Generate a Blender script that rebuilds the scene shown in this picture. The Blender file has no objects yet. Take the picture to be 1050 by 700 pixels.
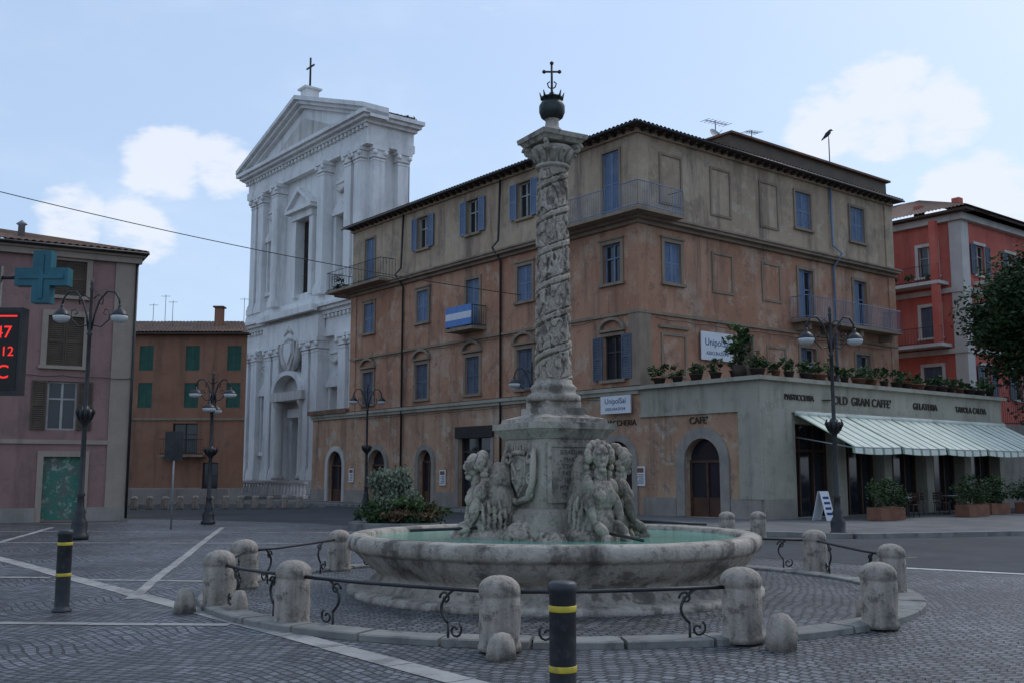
import bpy, math, random
from mathutils import Vector, Matrix, noise
random.seed(7)
scene = bpy.context.scene

# ------------------------------------------------------------------ materials
MATS = {}
def newmat(name):
    m = bpy.data.materials.new(name); m.use_nodes = True
    nt = m.node_tree
    return m, nt, nt.nodes['Principled BSDF']

def mix(nt, fac, a, b, mode='MIX'):
    n = nt.nodes.new('ShaderNodeMix'); n.data_type = 'RGBA'; n.blend_type = mode
    for sock, v in ((0, fac), (6, a), (7, b)):
        if isinstance(v, bpy.types.NodeSocket): nt.links.new(v, n.inputs[sock])
        elif sock == 0: n.inputs[0].default_value = v
        else: n.inputs[sock].default_value = (v[0], v[1], v[2], 1)
    return n.outputs[2]

def noise_n(nt, vec, scale, detail=6, rough=.6):
    n = nt.nodes.new('ShaderNodeTexNoise'); n.inputs['Scale'].default_value = scale
    n.inputs['Detail'].default_value = detail; n.inputs['Roughness'].default_value = rough
    nt.links.new(vec, n.inputs['Vector']); return n.outputs['Fac']

def ramp(nt, fac, a, b):
    n = nt.nodes.new('ShaderNodeMapRange'); n.inputs[1].default_value = a; n.inputs[2].default_value = b
    n.interpolation_type = 'SMOOTHSTEP'
    nt.links.new(fac, n.inputs[0]); return n.outputs[0]

def coord(nt, scale=(1, 1, 1), rot=(0, 0, 0)):
    t = nt.nodes.new('ShaderNodeTexCoord'); m = nt.nodes.new('ShaderNodeMapping')
    m.inputs['Scale'].default_value = scale; m.inputs['Rotation'].default_value = rot
    nt.links.new(t.outputs['Object'], m.inputs['Vector']); return m.outputs['Vector']

def math_n(nt, op, a, b=None):
    n = nt.nodes.new('ShaderNodeMath'); n.operation = op
    for i, v in enumerate((a, b)):
        if v is None: continue
        if isinstance(v, bpy.types.NodeSocket): nt.links.new(v, n.inputs[i])
        else: n.inputs[i].default_value = v
    return n.outputs[0]

def surf(name, c1, c2, dark=None, scale=.6, streak=.0, rough=.85, bump=.15, fine=14, metal=0, finevar=.15, spec=.3, patch=None, point=None, patch2=None):
    m, nt, b = newmat(name)
    v = coord(nt)
    f = ramp(nt, noise_n(nt, v, scale, 5, .65), .35, .65)
    col = mix(nt, f, c1, c2)
    for pp, lo, hi in ((patch, .52, .62), (patch2, .56, .60)):
        if pp:
            f3 = ramp(nt, noise_n(nt, v, pp[1], 6, .72), lo, hi)
            col = mix(nt, math_n(nt, 'MULTIPLY', f3, pp[2]), col, pp[0])
    if dark and streak:
        vs = coord(nt, (1.3, 1.3, .13))
        f2 = ramp(nt, noise_n(nt, vs, 1.0, 6, .72), .46, .74)
        col = mix(nt, math_n(nt, 'MULTIPLY', f2, streak), col, dark)
    fn = noise_n(nt, v, fine, 4, .7)
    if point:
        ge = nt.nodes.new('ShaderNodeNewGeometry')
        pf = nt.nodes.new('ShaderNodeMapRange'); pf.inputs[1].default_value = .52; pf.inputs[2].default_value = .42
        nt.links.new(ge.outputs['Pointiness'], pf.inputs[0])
        col = mix(nt, math_n(nt, 'MULTIPLY', pf.outputs[0], point[1]), col, point[0])  # dark patina in concave recesses, with painted-in shade to strengthen the carved relief
    k = mix(nt, fn, (1 - finevar,) * 3, (1 + finevar,) * 3)
    col = mix(nt, 1.0, col, k, 'MULTIPLY')
    nt.links.new(col, b.inputs['Base Color'])
    b.inputs['Roughness'].default_value = rough; b.inputs['Metallic'].default_value = metal
    b.inputs['Specular IOR Level'].default_value = spec
    if bump:
        bn = nt.nodes.new('ShaderNodeBump'); bn.inputs['Strength'].default_value = bump
        bn.inputs['Distance'].default_value = .03
        nt.links.new(fn, bn.inputs['Height']); nt.links.new(bn.outputs[0], b.inputs['Normal'])
    MATS[name] = m; return m

surf('orange_plaster', (.36, .175, .105), (.44, .25, .16), (.12, .08, .065), .3, .9, patch=((.46, .34, .25), .75, .7), finevar=.25, patch2=((.22, .13, .09), 1.6, .55))
surf('attic_plaster', (.36, .265, .18), (.44, .34, .24), (.13, .10, .08), .35, .9, patch=((.25, .195, .145), .8, .7), finevar=.22, patch2=((.48, .40, .30), 1.5, .5))
surf('ground_plaster', (.36, .205, .13), (.44, .29, .19), (.13, .09, .07), .45, .8, patch=((.46, .39, .31), 1.0, .75), finevar=.25, patch2=((.2, .13, .10), 1.9, .5))
surf('beige_band', (.315, .295, .235), (.36, .335, .27), (.14, .125, .10), .6, .7, patch2=((.24, .22, .18), 1.6, .5))
surf('trim_stone', (.29, .22, .16), (.23, .175, .13), (.09, .075, .06), .9, .7)
surf('base_stone', (.30, .265, .225), (.23, .205, .18), (.10, .085, .075), 1.2, .6)
surf('pink_plaster', (.24, .14, .125), (.29, .175, .15), (.11, .07, .065), .5, .75, patch2=((.18, .12, .11), 1.4, .5))
surf('pink_trim', (.34, .27, .215), (.29, .23, .185), (.15, .115, .095), .9, .6)
surf('brown_plaster', (.25, .12, .072), (.29, .15, .095), (.10, .06, .045), .5, .75, patch2=((.17, .095, .065), 1.2, .5))
surf('red_plaster', (.44, .095, .07), (.49, .135, .10), (.18, .06, .05), .5, .55)
surf('white_trim', (.53, .50, .46), (.46, .43, .4), (.24, .21, .2), .9, .5)
surf('church_plaster', (.78, .77, .75), (.68, .675, .665), (.36, .34, .315), .25, .55, patch=((.56, .55, .53), .4, .5))
surf('church_stone', (.60, .57, .53), (.50, .48, .45), (.24, .22, .2), .6, .7)
surf('roof_tile', (.20, .11, .07), (.12, .075, .055), (.05, .045, .035), 1.5, .5, fine=6, finevar=.4)
surf('dark_wood', (.05, .035, .028), (.08, .055, .04), None, 1)
surf('door_wood', (.09, .045, .028), (.06, .03, .022), None, 2, rough=.5)
surf('blue_shutter', (.13, .185, .29), (.175, .23, .33), (.08, .09, .12), 2, .6, rough=.7, patch2=((.24, .26, .3), 5, .4))
surf('greyblue_shutter', (.075, .095, .13), (.11, .13, .165), (.05, .05, .06), 2, .5, rough=.7)
surf('green_shutter', (.025, .085, .065), (.035, .11, .08), None, 2, rough=.6)
surf('brown_shutter', (.07, .05, .035), (.10, .07, .045), None, 2, rough=.6)
surf('window_frame', (.38, .36, .33), (.3, .28, .26), None, 2, rough=.6)
surf('dark_frame', (.05, .045, .04), (.03, .03, .03), None, 2, rough=.5)
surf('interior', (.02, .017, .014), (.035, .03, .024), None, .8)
surf('iron', (.018, .018, .02), (.035, .033, .034), None, 3, rough=.45, metal=.3, spec=.5)
surf('blue_iron', (.13, .19, .30), (.17, .23, .33), None, 3, rough=.5)
surf('bronze', (.03, .035, .035), (.05, .06, .055), None, 6, rough=.5, metal=.6)
surf('travertine', (.46, .405, .34), (.33, .285, .235), (.06, .052, .045), 1.6, .95, rough=.85, bump=.6, fine=20, finevar=.35, patch=((.12, .10, .085), 2.2, .85), patch2=((.2, .18, .15), 7, .6))
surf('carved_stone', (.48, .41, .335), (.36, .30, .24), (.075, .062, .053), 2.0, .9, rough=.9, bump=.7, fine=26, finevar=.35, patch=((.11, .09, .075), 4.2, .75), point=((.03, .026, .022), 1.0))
surf('bollard_stone', (.43, .37, .31), (.32, .275, .23), (.10, .088, .075), 3.0, .75, rough=.9, bump=.6, fine=28, finevar=.3, patch=((.14, .12, .10), 5.5, .8))
surf('kerb_stone', (.24, .23, .21), (.18, .172, .158), None, 1.5, .0, bump=.3, fine=20, finevar=.3, patch=((.1, .097, .09), 2.5, .7))
surf('paving_band', (.34, .33, .31), (.25, .245, .232), None, 1.2, .0, bump=.3, fine=18, finevar=.25, patch=((.13, .125, .12), 1.6, .7))
surf('asphalt', (.062, .064, .068), (.045, .047, .05), None, .3, 0, rough=.85, bump=.4, fine=60, finevar=.35, patch=((.085, .085, .088), .25, .6), patch2=((.035, .036, .038), .5, .6))
surf('sidewalk', (.16, .155, .15), (.12, .117, .115), None, .5, 0, rough=.9, bump=.2, fine=20, finevar=.2, patch2=((.09, .088, .086), 1.0, .5))
surf('paint_white', (.62, .62, .6), (.5, .5, .48), None, 3, 0, finevar=.2, patch=((.25, .25, .25), 5, .6))
surf('white_sign', (.66, .67, .69), (.6, .61, .63), None, 1, 0, bump=0, finevar=.03, rough=.5)
surf('blue_ink', (.02, .05, .16), (.02, .04, .12), None, 1, 0, bump=0)
surf('sign_dark', (.03, .03, .03), (.04, .035, .03), None, 1, 0, bump=0)
surf('letter_dark', (.06, .045, .035), (.06, .045, .035), None, 1, 0, bump=0)
surf('awning_white', (.68, .69, .60), (.60, .61, .54), None, 2, 0, bump=.05, finevar=.07, patch2=((.48, .48, .42), 1.5, .5))
surf('awning_green', (.22, .32, .22), (.18, .27, .19), None, 2, 0, bump=.05, finevar=.05)
surf('terracotta', (.22, .10, .06), (.16, .075, .05), None, 4, 0)
surf('dark_pot', (.07, .045, .035), (.05, .035, .03), None, 4, 0)
surf('bollard_black', (.02, .021, .024), (.035, .036, .04), None, 6, 0, rough=.5, bump=.05, finevar=.2, spec=.5, patch2=((.07, .07, .07), 9, .5))
surf('yellow_band', (.62, .47, .05), (.52, .39, .05), None, 12, 0, rough=.5, patch=((.25, .2, .08), 20, .5))
surf('teal_plastic', (.02, .10, .13), (.025, .13, .16), None, 3, 0, bump=0, rough=.4)
surf('grey_metal', (.3, .31, .32), (.24, .25, .26), None, 3, 0, rough=.5, metal=.4, bump=.05)
surf('lamp_glass', (.62, .63, .62), (.55, .56, .55), None, 6, 0, rough=.35, bump=0)
surf('leaf_dark', (.018, .040, .014), (.035, .065, .02), None, 3, 0, bump=0, rough=.7, finevar=.3)
surf('leaf_mid', (.045, .085, .025), (.07, .11, .035), None, 3, 0, bump=0, rough=.7, finevar=.3)
surf('leaf_grey', (.14, .17, .11), (.2, .22, .15), None, 3, 0, bump=0, rough=.7, finevar=.3)
surf('leaf_dry', (.13, .085, .035), (.1, .05, .03), None, 3, 0, bump=0, rough=.7, finevar=.3)
surf('flower', (.35, .04, .05), (.45, .1, .08), None, 3, 0, bump=0)
surf('bark', (.09, .065, .045), (.06, .045, .03), None, 4, 0, bump=.6)
surf('graffiti_green', (.03, .16, .11), (.10, .12, .10), None, 2.2, 0, rough=.5, finevar=.3, patch=((.35, .36, .3), 4.0, .7))
surf('cloth_blue', (.10, .20, .45), (.12, .24, .5), None, 3.0, 0, bump=.1, finevar=.05)
surf('cloth_white', (.6, .62, .66), (.55, .57, .62), None, 3.0, 0, bump=.1, finevar=.05)

def glass(name, c, r=.08):
    m, nt, b = newmat(name)
    v = coord(nt); f = noise_n(nt, v, .7, 3)
    nt.links.new(mix(nt, f, c, tuple(x * 2.2 for x in c)), b.inputs['Base Color'])
    b.inputs['Roughness'].default_value = r; b.inputs['Specular IOR Level'].default_value = .5
    bn = nt.nodes.new('ShaderNodeBump'); bn.inputs['Strength'].default_value = .06
    nt.links.new(f, bn.inputs['Height']); nt.links.new(bn.outputs[0], b.inputs['Normal'])
    MATS[name] = m
glass('glass', (.012, .014, .018))

def water():
    m, nt, b = newmat('water'); v = coord(nt)
    f = noise_n(nt, v, 1.2, 4); f2 = noise_n(nt, v, 9, 4)
    nt.links.new(mix(nt, f, (.11, .33, .25), (.18, .43, .33)), b.inputs['Base Color'])
    b.inputs['Roughness'].default_value = .08; b.inputs['Specular IOR Level'].default_value = .35
    bn = nt.nodes.new('ShaderNodeBump'); bn.inputs['Strength'].default_value = .3; bn.inputs['Distance'].default_value = .03
    nt.links.new(f2, bn.inputs['Height']); nt.links.new(bn.outputs[0], b.inputs['Normal'])
    MATS['water'] = m
water()

def cobble(name, rot, c1, c2, size=.115):
    m, nt, b = newmat(name)
    v = coord(nt, (1, 1, 1), (0, 0, rot))
    nz = nt.nodes.new('ShaderNodeTexNoise'); nz.inputs['Scale'].default_value = 1.6
    nt.links.new(v, nz.inputs['Vector'])
    sc = nt.nodes.new('ShaderNodeVectorMath'); sc.operation = 'MULTIPLY_ADD'
    nt.links.new(nz.outputs['Color'], sc.inputs[0]); sc.inputs[1].default_value = (.2, .2, 0); nt.links.new(v, sc.inputs[2])
    sep = nt.nodes.new('ShaderNodeSeparateXYZ'); nt.links.new(sc.outputs[0], sep.inputs[0])
    w = math_n(nt, 'SINE', math_n(nt, 'MULTIPLY', sep.outputs[0], math.pi / 1.6))
    y2 = math_n(nt, 'ADD', sep.outputs[1], math_n(nt, 'MULTIPLY', w, .22))
    cb = nt.nodes.new('ShaderNodeCombineXYZ'); nt.links.new(sep.outputs[0], cb.inputs[0]); nt.links.new(y2, cb.inputs[1])
    br = nt.nodes.new('ShaderNodeTexBrick'); br.inputs['Scale'].default_value = 1
    br.inputs['Brick Width'].default_value = size * 1.05; br.inputs['Row Height'].default_value = size
    br.inputs['Mortar Size'].default_value = .016; br.inputs['Mortar Smooth'].default_value = .7
    br.inputs['Color1'].default_value = (*c1, 1); br.inputs['Color2'].default_value = (*c2, 1)
    br.inputs['Mortar'].default_value = (.016, .016, .013, 1)
    nt.links.new(cb.outputs[0], br.inputs['Vector'])
    big = ramp(nt, noise_n(nt, v, .45, 6), .3, .7)
    col = mix(nt, 1.0, br.outputs['Color'], mix(nt, big, (.6, .6, .59), (1.3, 1.3, 1.34)), 'MULTIPLY')
    fn = noise_n(nt, v, 30, 4)
    col = mix(nt, 1.0, col, mix(nt, fn, (.7, .7, .7), (1.3, 1.3, 1.3)), 'MULTIPLY')
    st = ramp(nt, noise_n(nt, v, 1.1, 6, .75), .6, .68)
    col = mix(nt, math_n(nt, 'MULTIPLY', st, .5), col, (.03, .03, .028))
    nt.links.new(col, b.inputs['Base Color'])
    b.inputs['Roughness'].default_value = .48; b.inputs['Specular IOR Level'].default_value = .5
    h = math_n(nt, 'ADD', math_n(nt, 'MULTIPLY', br.outputs['Fac'], -1.0), math_n(nt, 'MULTIPLY', fn, .45))
    bn = nt.nodes.new('ShaderNodeBump'); bn.inputs['Strength'].default_value = 1.0; bn.inputs['Distance'].default_value = .03
    nt.links.new(h, bn.inputs['Height']); nt.links.new(bn.outputs[0], b.inputs['Normal'])
    MATS[name] = m
cobble('cobbles', .62, (.155, .158, .168), (.05, .052, .058))
cobble('cobbles_ring', -.2, (.135, .138, .143), (.045, .047, .051))

m, nt_, b_ = newmat('led_text'); b_.inputs['Base Color'].default_value = (.6, .01, .01, 1); b_.inputs['Emission Color'].default_value = (1, .03, .02, 1); b_.inputs['Emission Strength'].default_value = .9; MATS['led_text'] = m

# ------------------------------------------------------------------ builder
class Obj:
    def __init__(s, name, loc=(0, 0, 0)):
        s.name = name; s.loc = Vector(loc); s.parts = {}; s.texts = []; s.extra = []
    def add(s, part, mat, verts, faces, smooth=False):
        if part in s.parts and s.parts[part]['mat'] != mat: part = part + '_' + mat
        p = s.parts.setdefault(part, dict(mat=mat, v=[], f=[], s=[]))
        o = len(p['v']); p['v'] += [Vector(v) - s.loc for v in verts]
        p['f'] += [tuple(i + o for i in f) for f in faces]; p['s'] += [smooth] * len(faces)
    def finish(s, recalc=True):
        e = bpy.data.objects.new(s.name, None); e.location = s.loc; e.empty_display_size = .3
        scene.collection.objects.link(e)
        import bmesh
        for k, p in s.parts.items():
            me = bpy.data.meshes.new(k); me.from_pydata(p['v'], [], p['f']); me.update()
            me.polygons.foreach_set('use_smooth', p['s'])
            if recalc and len(p['f']) < 60000 and not k.startswith('leaves'):
                bm = bmesh.new(); bm.from_mesh(me); bmesh.ops.recalc_face_normals(bm, faces=bm.faces); bm.to_mesh(me); bm.free()
            me.materials.append(MATS[p['mat']])
            ob = bpy.data.objects.new(k, me); scene.collection.objects.link(ob); ob.parent = e
        for (txt, part, mat, size, M, ext) in s.texts:
            cu = bpy.data.curves.new(part, 'FONT'); cu.body = txt; cu.size = size; cu.extrude = ext
            cu.align_x = 'CENTER'; cu.align_y = 'CENTER'; cu.materials.append(MATS[mat])
            ob = bpy.data.objects.new(part, cu); scene.collection.objects.link(ob); ob.parent = e
            ob.matrix_local = Matrix.Translation(-s.loc) @ M
        for ob in s.extra:
            ob.parent = e; ob.location = ob.location - s.loc
        return e

class F:
    def __init__(s, O, D, N):
        s.O = Vector((O[0], O[1], 0)); s.D = Vector((D[0], D[1], 0)); s.N = Vector((N[0], N[1], 0))
    def P(s, u, n, z): return s.O + s.D * u + s.N * n + Vector((0, 0, z))

HEX = [(0, 1, 2, 3), (4, 5, 6, 7), (0, 1, 5, 4), (1, 2, 6, 5), (2, 3, 7, 6), (3, 0, 4, 7)]
def fbox(o, part, mat, f, u0, u1, n0, n1, z0, z1):
    o.add(part, mat, [f.P(u0, n0, z0), f.P(u1, n0, z0), f.P(u1, n1, z0), f.P(u0, n1, z0),
                      f.P(u0, n0, z1), f.P(u1, n0, z1), f.P(u1, n1, z1), f.P(u0, n1, z1)], HEX)

def wall(o, part, mat, f, u0, u1, z0, z1, holes=(), n=0, depth=.28):
    us = sorted({u0, u1} | {h[0] for h in holes} | {h[1] for h in holes})
    zs = sorted({z0, z1} | {h[2] for h in holes} | {h[3] for h in holes})
    us = [u for u in us if u0 - 1e-6 <= u <= u1 + 1e-6]; zs = [z for z in zs if z0 - 1e-6 <= z <= z1 + 1e-6]
    V = []; Fc = []
    for i in range(len(us) - 1):
        for j in range(len(zs) - 1):
            cu = (us[i] + us[i + 1]) / 2; cz = (zs[j] + zs[j + 1]) / 2
            if any(h[0] < cu < h[1] and h[2] < cz < h[3] for h in holes): continue
            k = len(V); V += [f.P(us[i], n, zs[j]), f.P(us[i + 1], n, zs[j]), f.P(us[i + 1], n, zs[j + 1]), f.P(us[i], n, zs[j + 1])]
            Fc.append((k, k + 1, k + 2, k + 3))
    for (a, b, c, d) in holes:
        for (p, q) in (((a, c), (a, d)), ((a, d), (b, d)), ((b, d), (b, c)), ((b, c), (a, c))):
            k = len(V); V += [f.P(p[0], n, p[1]), f.P(q[0], n, q[1]), f.P(q[0], n - depth, q[1]), f.P(p[0], n - depth, p[1])]
            Fc.append((k, k + 1, k + 2, k + 3))
    o.add(part, mat, V, Fc)

def shutter(o, mat, f, a, b, c, d, n, part='shutters'):
    w = .06
    fbox(o, part, mat, f, a, a + w, n, n + .045, c, d); fbox(o, part, mat, f, b - w, b, n, n + .045, c, d)
    for z in (c, (c + d) / 2 - .04, d - .08): fbox(o, part, mat, f, a + w, b - w, n, n + .042, z, z + .08)
    fbox(o, part, mat, f, a + w, b - w, n + .002, n + .008, c + .08, d - .08)
    z = c + .1
    while z < d - .12:
        p = [f.P(a + w, n + .034, z), f.P(b - w, n + .034, z), f.P(b - w, n + .012, z + .045), f.P(a + w, n + .012, z + .045)]
        q = [x + Vector((0, 0, .014)) for x in p]
        o.add(part, mat, p + q, HEX); z += .075

def win(o, f, uc, w, c, d, style='glass', sm='blue_shutter', trim='trim_stone', hood=None, tw=.16, fm='window_frame', seed=0):
    a, b = uc - w / 2, uc + w / 2
    if style != 'closed':
        fbox(o, 'window_glass', 'glass', f, a, b, -.2, -.19, c, d)
        for (x, y) in ((a, a + .07), (b - .07, b), (uc - .04, uc + .04)): fbox(o, 'window_frames', fm, f, x, y, -.19, -.13, c, d)
        for z in (c, d - .07, c + (d - c) * .62): fbox(o, 'window_frames', fm, f, a + .07, b - .07, -.188, -.132, z, z + .06)
        if style == 'open':
            k = w / 2 * .98
            shutter(o, sm, f, a - k - .02, a - .02, c, d, .075 if trim else .02); shutter(o, sm, f, b + .02, b + k + .02, c, d, .075 if trim else .02)
        if style == 'half':
            shutter(o, sm, f, a + .01, uc - .005, c, d, -.1)
    else:
        shutter(o, sm, f, a + .01, uc - .005, c + .01, d - .01, -.09); shutter(o, sm, f, uc + .005, b - .01, c + .01, d - .01, -.09)
        fbox(o, 'window_glass', 'glass', f, a, b, -.2, -.19, c, d)
    if trim:
        for (x, y) in ((a - tw, a), (b, b + tw)): fbox(o, 'window_surrounds', trim, f, x, y, 0, .06, c, d)
        fbox(o, 'window_surrounds', trim, f, a - tw, b + tw, 0, .065, d, d + tw)
        fbox(o, 'window_sills', trim, f, a - tw - .06, b + tw + .06, 0, .14, c - .12, c)
    if hood == 'flat':
        fbox(o, 'window_hoods', trim, f, a - tw - .05, b + tw + .05, 0, .12, d + tw, d + tw + .08)
    if hood == 'arch':
        fbox(o, 'window_hoods', trim, f, a - tw - .1, b + tw + .1, 0, .16, d + tw + .05, d + tw + .15)
        R = w / 2 + tw + .1; n = 12; z0 = d + tw + .15; H = .48
        pts = [(-math.cos(math.pi * i / n), math.sin(math.pi * i / n)) for i in range(n + 1)]
        for i in range(n):
            p = []
            for nn in (0, .18):
                for (q, s) in ((pts[i], 1), (pts[i + 1], 1), (pts[i + 1], .8), (pts[i], .8)):
                    p.append(f.P(uc + q[0] * R * s, nn, z0 + q[1] * H * (s if s == 1 else .76)))
            o.add('window_hoods', trim, p, HEX)

def arch(o, part, mat, f, uc, w, zt, ring=.25, trim='base_stone', door='door_wood', depth=.28, doorstyle='glass', base=0.12):
    r = w / 2; zs = zt - r; n = 14
    A = [(uc - r * math.cos(math.pi * i / n), zs + r * math.sin(math.pi * i / n)) for i in range(n + 1)]
    V = []; Fc = []
    for i in range(n):
        k = len(V); (u0, z0), (u1, z1) = A[i], A[i + 1]
        V += [f.P(u0, 0, z0), f.P(u1, 0, z1), f.P(u1, 0, zt), f.P(u0, 0, zt)]; Fc.append((k, k + 1, k + 2, k + 3))
        k = len(V); V += [f.P(u0, 0, z0), f.P(u1, 0, z1), f.P(u1, -depth, z1), f.P(u0, -depth, z0)]; Fc.append((k, k + 1, k + 2, k + 3))
    o.add(part, mat, V, Fc)
    for i in range(n):
        p = []
        for nn in (0, .09):
            for (j, s) in ((i, 1), (i + 1, 1), (i + 1, (r + ring) / r), (i, (r + ring) / r)):
                p.append(f.P(uc + (A[j][0] - uc) * s, nn, zs + (A[j][1] - zs) * s))
        o.add('arch_surrounds', trim, p, HEX)
    for s in (-1, 1):
        a, b = sorted((uc + s * r, uc + s * (r + ring))); fbox(o, 'arch_surrounds', trim, f, a, b, 0, .09, base, zs)
    fbox(o, 'door_glass', 'glass' if doorstyle == 'glass' else 'interior', f, uc - r, uc + r, -depth, -depth + .01, base, zt)
    fbox(o, 'door_frames', door, f, uc - r, uc + r, -depth + .01, -depth + .08, zs - .05, zs + .05)
    for x in (uc - r, uc - .05, uc + r - .1): fbox(o, 'door_frames', door, f, x, x + .1, -depth + .01, -depth + .08, base, zs - .05)
    for s in (0, 1): fbox(o, 'door_panels', door, f, uc - r + .1 + s * (r - .05), uc - .05 + s * (r - .05), -depth + .012, -depth + .05, base, base + .7)

def tube(o, part, mat, pts, r, seg=8, smooth=True, caps=True):
    pts = [Vector(p) for p in pts]; n = len(pts); V = []; Fc = []
    rs = r if isinstance(r, (list, tuple)) else [r] * n
    ref = None
    for i in range(n):
        t = (pts[min(i + 1, n - 1)] - pts[max(i - 1, 0)]).normalized()
        if ref is None:
            ref = Vector((0, 0, 1)) if abs(t.z) < .9 else Vector((1, 0, 0))
        x = (ref - t * ref.dot(t))
        if x.length < 1e-4: x = t.orthogonal()
        x.normalize(); y = t.cross(x); ref = x
        for k in range(seg):
            a = 2 * math.pi * k / seg; V.append(pts[i] + (x * math.cos(a) + y * math.sin(a)) * rs[i])
    for i in range(n - 1):
        for k in range(seg):
            Fc.append((i * seg + k, i * seg + (k + 1) % seg, (i + 1) * seg + (k + 1) % seg, (i + 1) * seg + k))
    if caps: Fc.append(tuple(range(seg))); Fc.append(tuple((n - 1) * seg + k for k in range(seg)))
    o.add(part, mat, V, Fc, smooth)

def lathe(o, part, mat, prof, c, seg=32, smooth=True, wob=0):
    V = []; Fc = []; n = len(prof)
    for i, (r, z) in enumerate(prof):
        for k in range(seg):
            a = 2 * math.pi * k / seg; rr = r
            if wob: rr = r + wob * (noise.noise(Vector((math.cos(a) * 2 + c[0], math.sin(a) * 2 + c[1], z * 4))))
            V.append((c[0] + rr * math.cos(a), c[1] + rr * math.sin(a), c[2] + z))
    for i in range(n - 1):
        for k in range(seg): Fc.append((i * seg + k, i * seg + (k + 1) % seg, (i + 1) * seg + (k + 1) % seg, (i + 1) * seg + k))
    if prof[0][0] > 0: Fc.append(tuple(range(seg)))
    if prof[-1][0] > 0: Fc.append(tuple((n - 1) * seg + k for k in range(seg)))
    o.add(part, mat, V, Fc, smooth)

def poly(o, part, mat, pts, z0, z1=None):
    n = len(pts)
    if z1 is None: o.add(part, mat, [(p[0], p[1], z0) for p in pts], [tuple(range(n))]); return
    V = [(p[0], p[1], z0) for p in pts] + [(p[0], p[1], z1) for p in pts]
    o.add(part, mat, V, [tuple(range(n)), tuple(range(n, 2 * n))] + [(i, (i + 1) % n, n + (i + 1) % n, n + i) for i in range(n)])

def troof(o, A, B, C, D, part='roof_tiles', mat='roof_tile', amp=.07, pitch=.24, rows=10):
    A, B, C, D = map(Vector, (A, B, C, D)); L = (B - A).length; n = max(4, int(L / pitch) * 4)
    V = []; Fc = []
    for i in range(n + 1):
        t = i / n; h = amp * abs(math.sin(math.pi * t * L / pitch))
        a = A.lerp(B, t); d = D.lerp(C, t)
        for j in range(rows + 1):
            p = a.lerp(d, j / rows); V.append(p + Vector((0, 0, h)))
    m = rows + 1
    for i in range(n):
        for j in range(rows): Fc.append((i * m + j, (i + 1) * m + j, (i + 1) * m + j + 1, i * m + j + 1))
    o.add(part, mat, V, Fc)

def leaves(o, part, mat, c, rad, n, size, clumps=14, seed=1, up=0):
    rnd = random.Random(seed); V = []; Fc = []
    cl = []
    for _ in range(clumps):
        d = Vector((rnd.gauss(0, 1), rnd.gauss(0, 1), rnd.gauss(0, 1))).normalized() * (rnd.random() ** .4) * .85
        cl.append((Vector((c[0] + d.x * rad[0], c[1] + d.y * rad[1], c[2] + d.z * rad[2])), rnd.uniform(.22, .42)))
    for _ in range(n):
        cc, s = rnd.choice(cl)
        d = Vector((rnd.gauss(0, 1), rnd.gauss(0, 1), rnd.gauss(0, 1))).normalized() * (rnd.random() ** .5) * s
        p = cc + Vector((d.x * rad[0], d.y * rad[1], d.z * rad[2]))
        t = Vector((rnd.gauss(0, 1), rnd.gauss(0, 1), rnd.gauss(0, .6) + up)).normalized(); b = t.orthogonal().normalized()
        b.rotate(Matrix.Rotation(rnd.random() * 6.28, 3, t)); sz = size * rnd.uniform(.6, 1.3)
        k = len(V); V += [p - t * sz, p + b * sz * .45, p + t * sz, p - b * sz * .45]; Fc.append((k, k + 1, k + 2, k + 3))
    o.add('leaves_' + part, mat, V, Fc)

def textM(f, u, n, z, rev):
    X = f.D * (-1 if rev else 1); Z = f.N; Y = Vector((0, 0, 1)); p = f.P(u, n, z)
    return Matrix(((X.x, Y.x, Z.x, p.x), (X.y, Y.y, Z.y, p.y), (X.z, Y.z, Z.z, p.z), (0, 0, 0, 1)))

def railing(o, part, mat, pts, z0, h, sp=.13, r=.011):
    for a, b in zip(pts[:-1], pts[1:]):
        a = Vector((a[0], a[1], 0)); b = Vector((b[0], b[1], 0)); L = (b - a).length; n = max(2, int(L / sp))
        for z in (z0 + .08, z0 + h): tube(o, part, mat, [a + Vector((0, 0, z)), b + Vector((0, 0, z))], .02, 6)
        for i in range(n + 1):
            p = a.lerp(b, i / n); tube(o, part, mat, [p + Vector((0, 0, z0)), p + Vector((0, 0, z0 + h))], r, 5, False, False)

# ------------------------------------------------------------------ ground
g = Obj('ground'); poly(g, 'ground_sheet', 'cobbles', [(-500, -200), (500, -200), (500, 900), (-500, 900)], 0); g.finish()
rd = Obj('road')
poly(rd, 'asphalt_surface', 'asphalt', [(-60, 42), (-14, 39.5), (-7, 36), (0, 29), (4, 22.5), (6.6, 19.6), (9.5, 17.6), (14, 16.2), (40, 11), (90, 20), (90, 75), (20, 60), (-10, 120), (-60, 120)], .004)
poly(rd, 'edge_line', 'paint_white', [(6.5, 19.2), (9.4, 17.15), (14, 15.75), (40, 10.5), (40, 10.68), (14, 15.93), (9.5, 17.33), (6.7, 19.3)], .008)
for (x, y) in ((8.0, 21.5), (-6, 41)): lathe(rd, 'manhole_covers', 'iron', [(.34, .006), (.33, .010), (.01, .011)], (x, y, 0), 28, False)
rd.finish()
L = (-.625, .781); R = (.781, .625); C = Vector((5.1, 40.6)); K = Vector((8.72, 36.07))
def pt(base, l, r): return (base.x + L[0] * l + R[0] * r, base.y + L[1] * l + R[1] * r)
pv = Obj('pavement')
side = [pt(C, 28, -2.2), pt(C, 0, -2.4), (4.6, 33), (6.9, 28.7), (9, 27.4), (17, 29.6), (40, 38), (45, 60), pt(C, 28, 10)]
poly(pv, 'paving', 'sidewalk', side, 0, .11)
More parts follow.
